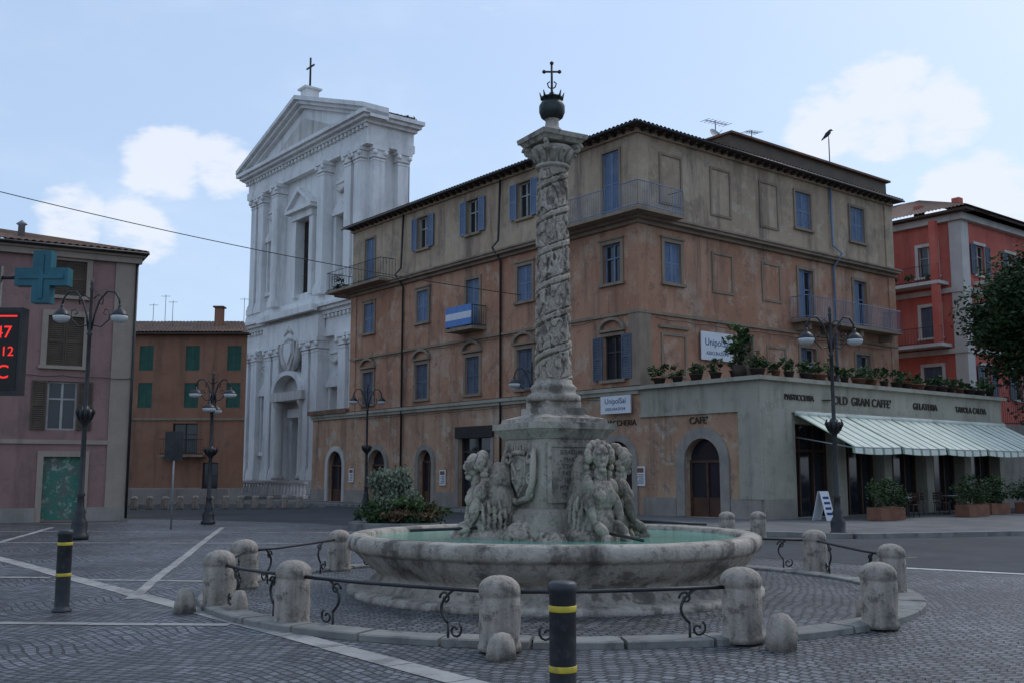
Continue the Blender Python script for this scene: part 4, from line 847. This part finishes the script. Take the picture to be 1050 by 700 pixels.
def blobs(name, items, voxel, disp, parent, sub_mat='carved_stone', nscale=.16):
    bm = bmesh.new()
    for (c, r, *rot) in items:
        M = Matrix.Translation(Vector(c) - parent.loc)
        if rot: M = M @ rot[0]
        M = M @ Matrix.Diagonal((r[0], r[1], r[2], 1))
        bmesh.ops.create_icosphere(bm, subdivisions=3, radius=1, matrix=M)
    me = bpy.data.meshes.new(name); bm.to_mesh(me); bm.free(); me.materials.append(MATS[sub_mat])
    ob = bpy.data.objects.new(name, me); scene.collection.objects.link(ob)
    m = ob.modifiers.new('r', 'REMESH'); m.mode = 'VOXEL'; m.voxel_size = voxel; m.use_smooth_shade = True
    for (sc, st) in ((nscale, disp), (nscale * .35, disp * .5)):
        tx = bpy.data.textures.new('erosion', 'CLOUDS'); tx.noise_scale = sc; tx.noise_depth = 3
        d = ob.modifiers.new('d', 'DISPLACE'); d.texture = tx; d.strength = st; d.texture_coords = 'LOCAL'
    ob.location = parent.loc; parent.extra.append(ob)
def fig(ang, rad, s=1.0, h=1.0, turn=0):
    ca, sa = math.cos(ang), math.sin(ang); Rz = Matrix.Rotation(ang, 4, 'Z')
    def q_(x, y, z): return (FX + (rad + x * s) * ca - y * s * sa, FY + (rad + x * s) * sa + y * s * ca, .62 + z * h)
    it = []
    def B(x, y, z, a, b, c, tilt=0):
        if z > .97 and turn:   # head turned about the neck axis
            dx = x - .02; x2 = .02 + dx * math.cos(turn) - y * math.sin(turn); y2 = dx * math.sin(turn) + y * math.cos(turn)
            it.append((q_(x2, y2, z), (a * s, b * s, c * h), Rz @ Matrix.Rotation(turn, 4, 'Z') @ Matrix.Rotation(tilt, 4, 'Y'))); return
        it.append((q_(x, y, z), (a * s, b * s, c * h), Rz @ Matrix.Rotation(tilt, 4, 'Y')))
    B(-.25, 0, .1, .5, .4, .3); B(-.1, 0, .35, .3, .3, .32); B(-.3, 0, .6, .32, .28, .45)
    B(-.02, 0, .68, .22, .25, .25, .25)
    B(.1, .09, .7, .12, .11, .11); B(.1, -.09, .7, .12, .11, .11)
    B(0, .23, .8, .11, .11, .13); B(0, -.23, .8, .11, .11, .13)
    B(.1, .27, .55, .08, .075, .22, -.3); B(.1, -.27, .55, .08, .075, .22, -.3)
    B(.24, .2, .3, .17, .07, .075, .5); B(.24, -.2, .3, .17, .07, .075, .5)
    B(.36, .19, .15, .1, .08, .09); B(.36, -.19, .15, .1, .08, .09)
    B(.03, 0, .97, .095, .095, .16)
    B(.08, 0, 1.2, .14, .115, .17)
    B(.21, 0, 1.18, .045, .025, .05, -.3); B(.18, 0, 1.09, .055, .045, .03); B(.16, 0, 1.03, .055, .055, .045)
    B(.185, .055, 1.25, .04, .04, .018); B(.185, -.055, 1.25, .04, .04, .018)
    for k in range(9):
        t = -1.9 + k * .47; B(-.01 - .06 * math.cos(t * 1.2), .175 * math.sin(t), 1.22 + .14 * math.cos(t), .085, .06, .07)
    for k in range(6):
        for sg in (-1, 1): B(-.07 + .02 * (k % 2), sg * (.16 + .02 * (k % 2)), 1.14 - k * .075, .075, .05, .05)
    for k in range(14):
        for sg in (-1, 1): B(-.04 - .09 * (k % 5), sg * (.27 + .02 * ((k * 7) % 3)), .3 + .13 * (k // 5) + .04 * (k % 2), .03, .035, .11, .15)
    B(-.12, 0, 1.12, .12, .13, .2); B(-.2, 0, .9, .16, .18, .2)
    B(-.32, 0, .95, .22, .2, .3)
    return it
allf = []
for (a, r, s, h, tn) in ((188, 1.12, .92, 1.0, .1), (308, .98, .95, 1.1, -.5), (8, .98, .95, 1.08, .2), (95, 1.05, .95, 1.05, 0)): allf += fig(math.radians(a), r, s, h, tn)
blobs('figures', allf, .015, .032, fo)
rnd = random.Random(11); rocks = []
for i in range(60):
    a = rnd.random() * 6.28; r = rnd.uniform(.5, 1.15); z = .55 + rnd.random() * .42 * (1.25 - r) / .6
    rocks.append(((FX + r * math.cos(a), FY + r * math.sin(a), z), (rnd.uniform(.12, .26), rnd.uniform(.12, .26), rnd.uniform(.1, .24))))
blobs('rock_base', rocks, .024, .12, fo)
# coat of arms on the left face: shield, crown, crossed bands and scrolled mantling
a1 = math.radians(210); n1 = Vector((math.cos(a1), math.sin(a1))); t1 = Vector((-n1.y, n1.x))
fa = F((FX + n1.x * ap, FY + n1.y * ap), (t1.x, t1.y), (n1.x, n1.y))
def ashield(part, sc, n0, n1_):
    pts = [(-.2, .27), (0, .31), (.2, .27), (.22, .05), (.17, -.15), (0, -.33), (-.17, -.15), (-.22, .05)]; k = len(pts)
    V = [fa.P(u * sc, n0, 1.68 + z * sc) for u, z in pts] + [fa.P(u * sc * .93, n1_, 1.68 + z * sc * .93) for u, z in pts]
    fo.add(part, 'travertine', V, [tuple(range(k)), tuple(range(k, 2 * k))] + [(i, (i + 1) % k, k + (i + 1) % k, k + i) for i in range(k)])
ashield('shield', 1.0, 0, .08); ashield('shield_field', .78, .08, .11)
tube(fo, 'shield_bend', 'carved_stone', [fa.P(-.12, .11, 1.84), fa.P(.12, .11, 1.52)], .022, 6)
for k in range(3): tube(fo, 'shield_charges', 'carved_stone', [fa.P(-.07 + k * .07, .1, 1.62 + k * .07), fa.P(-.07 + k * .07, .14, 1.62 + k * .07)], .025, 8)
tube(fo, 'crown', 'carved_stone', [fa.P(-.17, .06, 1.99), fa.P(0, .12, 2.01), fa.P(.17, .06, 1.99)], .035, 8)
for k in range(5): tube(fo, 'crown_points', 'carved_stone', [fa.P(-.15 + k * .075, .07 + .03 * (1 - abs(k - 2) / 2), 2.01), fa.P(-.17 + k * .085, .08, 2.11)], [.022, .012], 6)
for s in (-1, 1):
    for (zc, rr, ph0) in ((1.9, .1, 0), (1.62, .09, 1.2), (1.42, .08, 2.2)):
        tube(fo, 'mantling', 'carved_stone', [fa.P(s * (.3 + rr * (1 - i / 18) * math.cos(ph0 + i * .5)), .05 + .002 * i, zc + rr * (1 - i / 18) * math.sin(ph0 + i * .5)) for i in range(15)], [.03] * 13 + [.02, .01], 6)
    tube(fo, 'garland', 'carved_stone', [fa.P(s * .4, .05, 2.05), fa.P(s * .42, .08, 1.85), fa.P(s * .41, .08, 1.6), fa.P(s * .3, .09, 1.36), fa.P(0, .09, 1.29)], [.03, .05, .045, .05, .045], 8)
for (x0_, y0_, x1_, y1_, z0_, z1_) in ((-.35, 14.95, -1.45, 14.75, .93, .9), (1.35, 14.3, 1.7, 13.5, .88, .84), (1.9, 15.4, 2.9, 15.5, 1.0, .95)):
    tube(fo, 'spouts', 'iron', [(x0_, y0_, z0_), (x1_, y1_, z1_)], .022, 8)
fo.finish()

rg = Obj('fountain_kerb', (FX, FY, 0)); CX, CY = .65, 15.3
nk = 34
for i in range(nk):
    a0, a1_ = 2 * math.pi * i / nk + .004, 2 * math.pi * (i + 1) / nk - .004; dz = rb.uniform(-.006, .006); V = []; Fc = []
    prof = [(4.66, .0), (4.66, .062 + dz), (4.68, .075 + dz), (5.0, .075 + dz), (5.02, .062 + dz), (5.02, .0)]
    for j in range(5):
        a = a0 + (a1_ - a0) * j / 4
        for (r, z) in prof: V.append((CX + r * math.cos(a), CY + r * math.sin(a), z))
    for j in range(4):
        for k in range(5): Fc.append((j * 6 + k, j * 6 + k + 1, (j + 1) * 6 + k + 1, (j + 1) * 6 + k))
    Fc += [tuple(range(6)), tuple(24 + k for k in range(6))]
    rg.add('kerb_stones', 'kerb_stone', V, Fc)
rg.finish()
rf = Obj('ring_paving'); V = [(CX + 4.67 * math.cos(2 * math.pi * i / 96), CY + 4.67 * math.sin(2 * math.pi * i / 96), .03) for i in range(96)]
rf.add('cobble_disc', 'cobbles_ring', V, [tuple(range(96))]); rf.finish()

sbc = [0]
def stone_bollard(x, y, s=1.0, h=.72):
    sbc[0] += 1; rr_ = random.Random(sbc[0]); h *= rr_.uniform(.97, 1.03); s *= rr_.uniform(.97, 1.04)
    b = Obj('stone_bollard', (x, y, 0)); r = .195 * s; th = h - r * .68
    prof = [(r * 1.06, 0), (r * 1.05, .05), (r, .07)] + [(r, .07 + (th - .17) * i / 6) for i in range(1, 6)] + [(r * .99, th - .09), (r * .96, th - .08), (r * .96, th - .055), (r * 1.0, th - .045), (r * 1.0, th)]
    for i in range(1, 9): a = i / 8 * math.pi / 2; prof.append((max(.004, r * math.cos(a)), th + r * .68 * math.sin(a)))
    lathe(b, 'shaft', 'bollard_stone', prof, (x, y, .02), 36, True, .024); b.finish()
BP = dict(a=(-.12, 10.15), b=(2.33, 10.65), c=(4.06, 11.6), d=(5.3, 14.6), e=(5.2, 17.9), f=(3.2, 19.6), k=(-.6, 19.9), j=(-3.02, 18.2), i=(-3.95, 15.4), h=(-3.69, 13.2), g=(-2.46, 11.75))
for p in BP.values(): stone_bollard(*p)
stone_bollard(5.5, 26.6); stone_bollard(6.4, 27.0); stone_bollard(3.3, 6.35)
def wheel_stone(x, y, h, r):
    b = Obj('wheel_guard_stone', (x, y, 0)); lathe(b, 'stone', 'bollard_stone', [(r, 0), (r * .97, h * .4), (r * .85, h * .7), (r * .5, h * .93), (.01, h)], (x, y, 0), 20, True, .05); b.finish()
wheel_stone(-.1, 9.78, .24, .14); wheel_stone(2.62, 10.25, .36, .15); wheel_stone(-4.05, 13.0, .3, .13); wheel_stone(-3.3, 12.7, .3, .1); wheel_stone(4.1, 12.2, .3, .12)
def rail(p, q_):
    a = Vector((*p, 0)); b = Vector((*q_, 0)); d = (b - a).normalized(); Ln = (b - a).length; o = Obj('iron_railing', tuple((a + b) / 2)); z = .56
    P = lambda t, zz: a + d * t + Vector((0, 0, zz))
    tube(o, 'bar', 'iron', [P(.15, z), P(Ln * .35, z - .012), P(Ln * .65, z - .008), P(Ln - .15, z)], .02, 8)
    for (t, s) in ((Ln * .2, 1), (Ln * .8, -1)):
        pts = [P(t - s * .02, z)] + [P(t + s * (.02 + .13 * math.sin(i / 10 * math.pi)), z - .02 - .36 * i / 10) for i in range(1, 10)]
        sp = [P(t - s * .03 + s * .085 * (1 - i / 16) * math.cos(2.2 + i * .55), .2 - .04 + .085 * (1 - i / 16) * math.sin(2.2 + i * .55)) for i in range(14)]
        tube(o, 'scrolls', 'iron', pts, .016, 6); tube(o, 'scrolls', 'iron', sp, .013, 6)
        sp = [P(t + s * .1 + s * .07 * (1 - i / 16) * math.cos(i * .55), z - .1 + .07 * (1 - i / 16) * math.sin(i * .55)) for i in range(14)]
        tube(o, 'scrolls', 'iron', sp, .013, 6)
        tube(o, 'feet', 'iron', [P(t + s * .06, .22), P(t + s * .06, .02)], .014, 6)
    o.finish()
for x, y in ('ga', 'ab', 'hi', 'ij', 'de', 'ef', 'jk', 'kf', 'hg'): rail(BP[x], BP[y])

def black_bollard(x, y):
    b = Obj('black_bollard', (x, y, 0)); r = .088
    lathe(b, 'post', 'bollard_black', [(r * 1.35, 0), (r * 1.35, .02), (r * 1.05, .05), (r, .07), (r, .93), (r * 1.08, .935), (r * 1.08, .985), (r * .9, 1.0), (.01, 1.005)], (x, y, 0), 32)
    for z in (.81, .43): lathe(b, 'reflective_bands', 'yellow_band', [(r + .002, z), (r + .004, z + .005), (r + .004, z + .035), (r + .002, z + .04)], (x, y, 0), 32)
    b.finish()
black_bollard(.33, 6.85); black_bollard(-5.6, 13.05)

def street_lamp(x, y, H, ang=0, four=False):
    o = Obj('street_lamp', (x, y, 0)); k = H / 6.87
    pr = [(.24, 0), (.24, .12), (.19, .16), (.2, .4), (.17, .5), (.12, .6), (.14, .72), (.1, .8), (.085, 1.1), (.11, 1.16), (.075, 1.22), (.06, 2.9), (.08, 3.0), (.14, 3.05), (.19, 3.2), (.2, 3.35), (.1, 3.38), (.055, 3.5), (.05, 5.3), (.08, 5.36), (.045, 5.42), (.035, 6.5), (.06, 6.56), (.03, 6.62), (.05, 6.7), (.005, 6.87)]
    lathe(o, 'pole', 'iron', [(r, z * k) for r, z in pr], (x, y, 0), 20)
    for i in range(8):
        a = i * math.pi / 4; d = Vector((math.cos(a), math.sin(a), 0)); c = Vector((x, y, 0)); tube(o, 'basket_leaves', 'iron', [c + d * .16 + Vector((0, 0, 3.1 * k)), c + d * .24 + Vector((0, 0, 3.3 * k)), c + d * .2 + Vector((0, 0, 3.45 * k))], [.02, .03, .008], 5)
    for s in ((0, 1, 2, 3) if four else (0, 1)):
        a = ang + s * (math.pi / 2 if four else math.pi); d = Vector((math.cos(a), math.sin(a), 0)); c = Vector((x, y, 0)); zl = 0 if not four or s % 2 == 0 else -.7
        Q_ = lambda u, z: c + d * u * k + Vector((0, 0, (z + zl) * k))
        tube(o, 'arms', 'iron', [Q_(.04, 5.45), Q_(.1, 5.85), Q_(.22, 6.25), Q_(.42, 6.5), Q_(.62, 6.48), Q_(.74, 6.3), Q_(.77, 6.12)], .026, 8)
        tube(o, 'arms', 'iron', [Q_(.05, 6.3), Q_(.2, 6.42), Q_(.33, 6.3), Q_(.3, 6.15), Q_(.2, 6.17), Q_(.22, 6.25)], .017, 6)
        tube(o, 'arms', 'iron', [Q_(.05, 5.6), Q_(.3, 5.55), Q_(.5, 5.75), Q_(.5, 5.98), Q_(.38, 6.02), Q_(.35, 5.9), Q_(.42, 5.88)], .018, 6)
        p = Q_(.77, 5.8)
        lathe(o, 'lamp_hoods', 'iron', [(.03, .36 * k), (.05, .3 * k), (.05, .24 * k), (.12, .2 * k), (.17, .14 * k), (.21, .07 * k), (.22, .04 * k)], tuple(p), 20)
        lathe(o, 'lamp_globes', 'lamp_glass', [(.215, .04 * k), (.22, .0), (.19, -.08 * k), (.1, -.13 * k), (.005, -.15 * k)], tuple(p), 20)
    o.finish()
street_lamp(-11.2, 26.9, 6.87, 0); street_lamp(-10.3, 35.2, 5.2, .1, True); street_lamp(-7.2, 51, 6.2, .2); street_lamp(.75, 38, 5.9, .0); street_lamp(8.85, 28.2, 6.35, .15)

ps = Obj('sign_post', (-6.62, 13, 0)); tube(ps, 'post', 'iron', [(-6.62, 13, 0), (-6.62, 13, 4.35)], .05, 12); lathe(ps, 'foot', 'iron', [(.11, 0), (.11, .02), (.06, .05)], (-6.62, 13, 0), 14); ps.finish()
pc = Obj('pharmacy_cross', (-6.05, 13, 4.15)); cx_, cz = -6.04, 4.2; fw = F((cx_, 13), (1, 0), (0, -1)); s = .34; t = .115
fbox(pc, 'cross_body', 'teal_plastic', fw, -t, t, -.08, .08, cz - s, cz + s); fbox(pc, 'cross_body', 'teal_plastic', fw, -s, -t, -.08, .08, cz - t, cz + t); fbox(pc, 'cross_body', 'teal_plastic', fw, t, s, -.08, .08, cz - t, cz + t)
for (a, b, c, d) in ((-.03, .03, -s + .05, s - .05), (-s + .05, -.03, -.03, .03), (.03, s - .05, -.03, .03)): fbox(pc, 'led_tubes', 'teal_plastic', fw, a, b, .08, .095, cz + c, cz + d)
tube(pc, 'bracket', 'iron', [(-6.62, 13, cz), (cx_ - s, 13, cz)], .025); pc.finish()
ls = Obj('led_display', (-6.4, 12.9, 3.2)); fw2 = F((-6.42, 12.9), (1, 0), (0, -1))
fbox(ls, 'casing', 'iron', fw2, -.5, .22, -.1, .08, 2.68, 3.78); fbox(ls, 'screen', 'sign_dark', fw2, -.46, .18, .08, .086, 2.74, 3.72)
Mx = lambda z, x=-.14: Matrix(((1, 0, 0, -6.42 + x), (0, 0, -1, 12.9 - .088), (0, 1, 0, z), (0, 0, 0, 1)))
fbox(ls, 'led_border', 'led_text', fw2, -.44, .16, .086, .09, 3.66, 3.68)
ls.texts += [("18:47", 'led_digits', 'led_text', .22, Mx(3.46), .002), ("MAR 12", 'led_digits', 'led_text', .17, Mx(3.22), .002), ("14 C", 'led_digits', 'led_text', .24, Mx(2.96), .002)]
ls.finish()

tsn = Obj('traffic_sign', (-10.5, 32, 0)); tube(tsn, 'post', 'grey_metal', [(-10.5, 32, 0), (-10.5, 32, 2.9)], .03, 10)
fbox(tsn, 'panel', 'iron', F((-10.5, 32), (1, 0), (0, -1)), -.28, .28, .03, .06, 2.1, 3.0); tsn.finish()
for i in range(13): stone_bollard(-18.6 + i * .68, 49 + .15 * i, .85, .62)
lw = Obj('low_wall', (-14, 50, 0)); fbox(lw, 'wall', 'kerb_stone', F((-30, 48.2), (.98, .2), (.2, -.98)), 0, 21, -.3, .0, 0, .22); fbox(lw, 'upper_wall', 'base_stone', F((-30, 55), (1, 0), (0, -1)), 0, 15, 0, .4, 0, .9); lw.finish()

bx, by = -3.6, 32.5; sh = Obj('shrub_bed', (bx, by, 0))
lathe(sh, 'border', 'kerb_stone', [(1.5, 0), (1.5, .2), (1.3, .2)], (bx, by, 0), 28, False)
leaves(sh, 'grey', 'leaf_grey', (bx - .15, by, 1.15), (.95, .95, .8), 4200, .08, 26, 31, 1.4)
leaves(sh, 'dark', 'leaf_dark', (bx + .2, by - .2, .5), (1.4, 1.2, .42), 2600, .08, 26, 33, .6)
leaves(sh, 'mid', 'leaf_mid', (bx + .2, by - .3, .6), (1.4, 1.2, .4), 1200, .08, 26, 34, .6)
leaves(sh, 'dry', 'leaf_dry', (bx + .6, by - .5, .5), (1.1, .9, .35), 1300, .07, 14, 35, .8); sh.finish()

cb = Obj('overhead_cable', (0, 0, 0)); A = Vector((-26, 34, 13.5)); B = Vector((.45, 46.4, 9.8))
tube(cb, 'wire', 'iron', [A.lerp(B, t) + Vector((0, 0, -4 * .55 * t * (1 - t))) for t in [i / 40 for i in range(41)]], .018, 5); cb.finish()

# ------------------------------------------------------------------ world, sun, camera
w = bpy.data.worlds.new('World'); scene.world = w; w.use_nodes = True; nt = w.node_tree
bg = nt.nodes['Background']; sky = nt.nodes.new('ShaderNodeTexSky'); sky.sky_type = 'NISHITA'; sky.sun_disc = False
EL, AZ = math.radians(48), math.radians(48)
sky.sun_elevation = EL; sky.sun_rotation = AZ; sky.air_density = 1.0; sky.dust_density = 1.8; sky.ozone_density = 1.5
tc = nt.nodes.new('ShaderNodeTexCoord')
def cloud(d, c0, c1):
    d = Vector(d).normalized(); n = nt.nodes.new('ShaderNodeVectorMath'); n.operation = 'DOT_PRODUCT'; n.inputs[1].default_value = d
    nt.links.new(tc.outputs['Generated'], n.inputs[0]); m = nt.nodes.new('ShaderNodeMapRange'); m.inputs[1].default_value = c0; m.inputs[2].default_value = c1; m.interpolation_type = 'SMOOTHSTEP'
    nt.links.new(n.outputs['Value'], m.inputs[0]); return m.outputs[0]
mp = nt.nodes.new('ShaderNodeMapping'); mp.inputs['Scale'].default_value = (1, 1, 2.2); nt.links.new(tc.outputs['Generated'], mp.inputs[0])
nz = noise_n(nt, mp.outputs[0], 15, 10, .6)
tot = None
for (d, a, b) in (((-.34, .969, .300), .9986, .9999), ((-.28, .969, .298), .9991, .9999), ((-.37, .977, .235), .9988, .9999), ((-.42, .96, .24), .9990, .9999), ((.36, .962, .355), .9978, .9999), ((.30, .962, .335), .9988, .99995), ((.42, .962, .345), .9986, .9999), ((.45, .974, .26), .9975, .9999)):
    c = cloud(d, a, b); tot = c if tot is None else math_n(nt, 'MAXIMUM', tot, c)
dens = ramp(nt, math_n(nt, 'ADD', math_n(nt, 'MULTIPLY', tot, .44), nz), .66, .90)
nz2 = noise_n(nt, mp.outputs[0], 4, 5, .6)
haze = mix(nt, .5, sky.outputs[0], (5.8, 7.7, 10.6))
haze = mix(nt, math_n(nt, 'MULTIPLY', ramp(nt, nz2, .4, .75), .3), haze, (6.6, 7.6, 9.0))
col = mix(nt, math_n(nt, 'MULTIPLY', dens, .85), haze, (7.2, 7.6, 8.4))
nt.links.new(col, bg.inputs['Color']); bg.inputs['Strength'].default_value = .12
sd = Vector((math.sin(AZ) * math.cos(EL), math.cos(AZ) * math.cos(EL), math.sin(EL)))
sl = bpy.data.lights.new('sun', 'SUN'); sl.energy = 1.0; sl.angle = math.radians(14); sl.color = (1, .98, .95)
so = bpy.data.objects.new('sun', sl); scene.collection.objects.link(so); so.rotation_euler = (-sd).to_track_quat('-Z', 'Y').to_euler(); so.location = sd * 100
cam = bpy.data.cameras.new('camera'); co = bpy.data.objects.new('camera', cam); scene.collection.objects.link(co)
co.location = (0, 0, 1.7); co.rotation_euler = (math.radians(90 + 7.33), 0, 0); cam.lens = 36; cam.sensor_width = 36; cam.clip_end = 3000
scene.camera = co
scene.view_settings.view_transform = 'Standard'; scene.view_settings.look = 'None'; scene.view_settings.exposure = 0
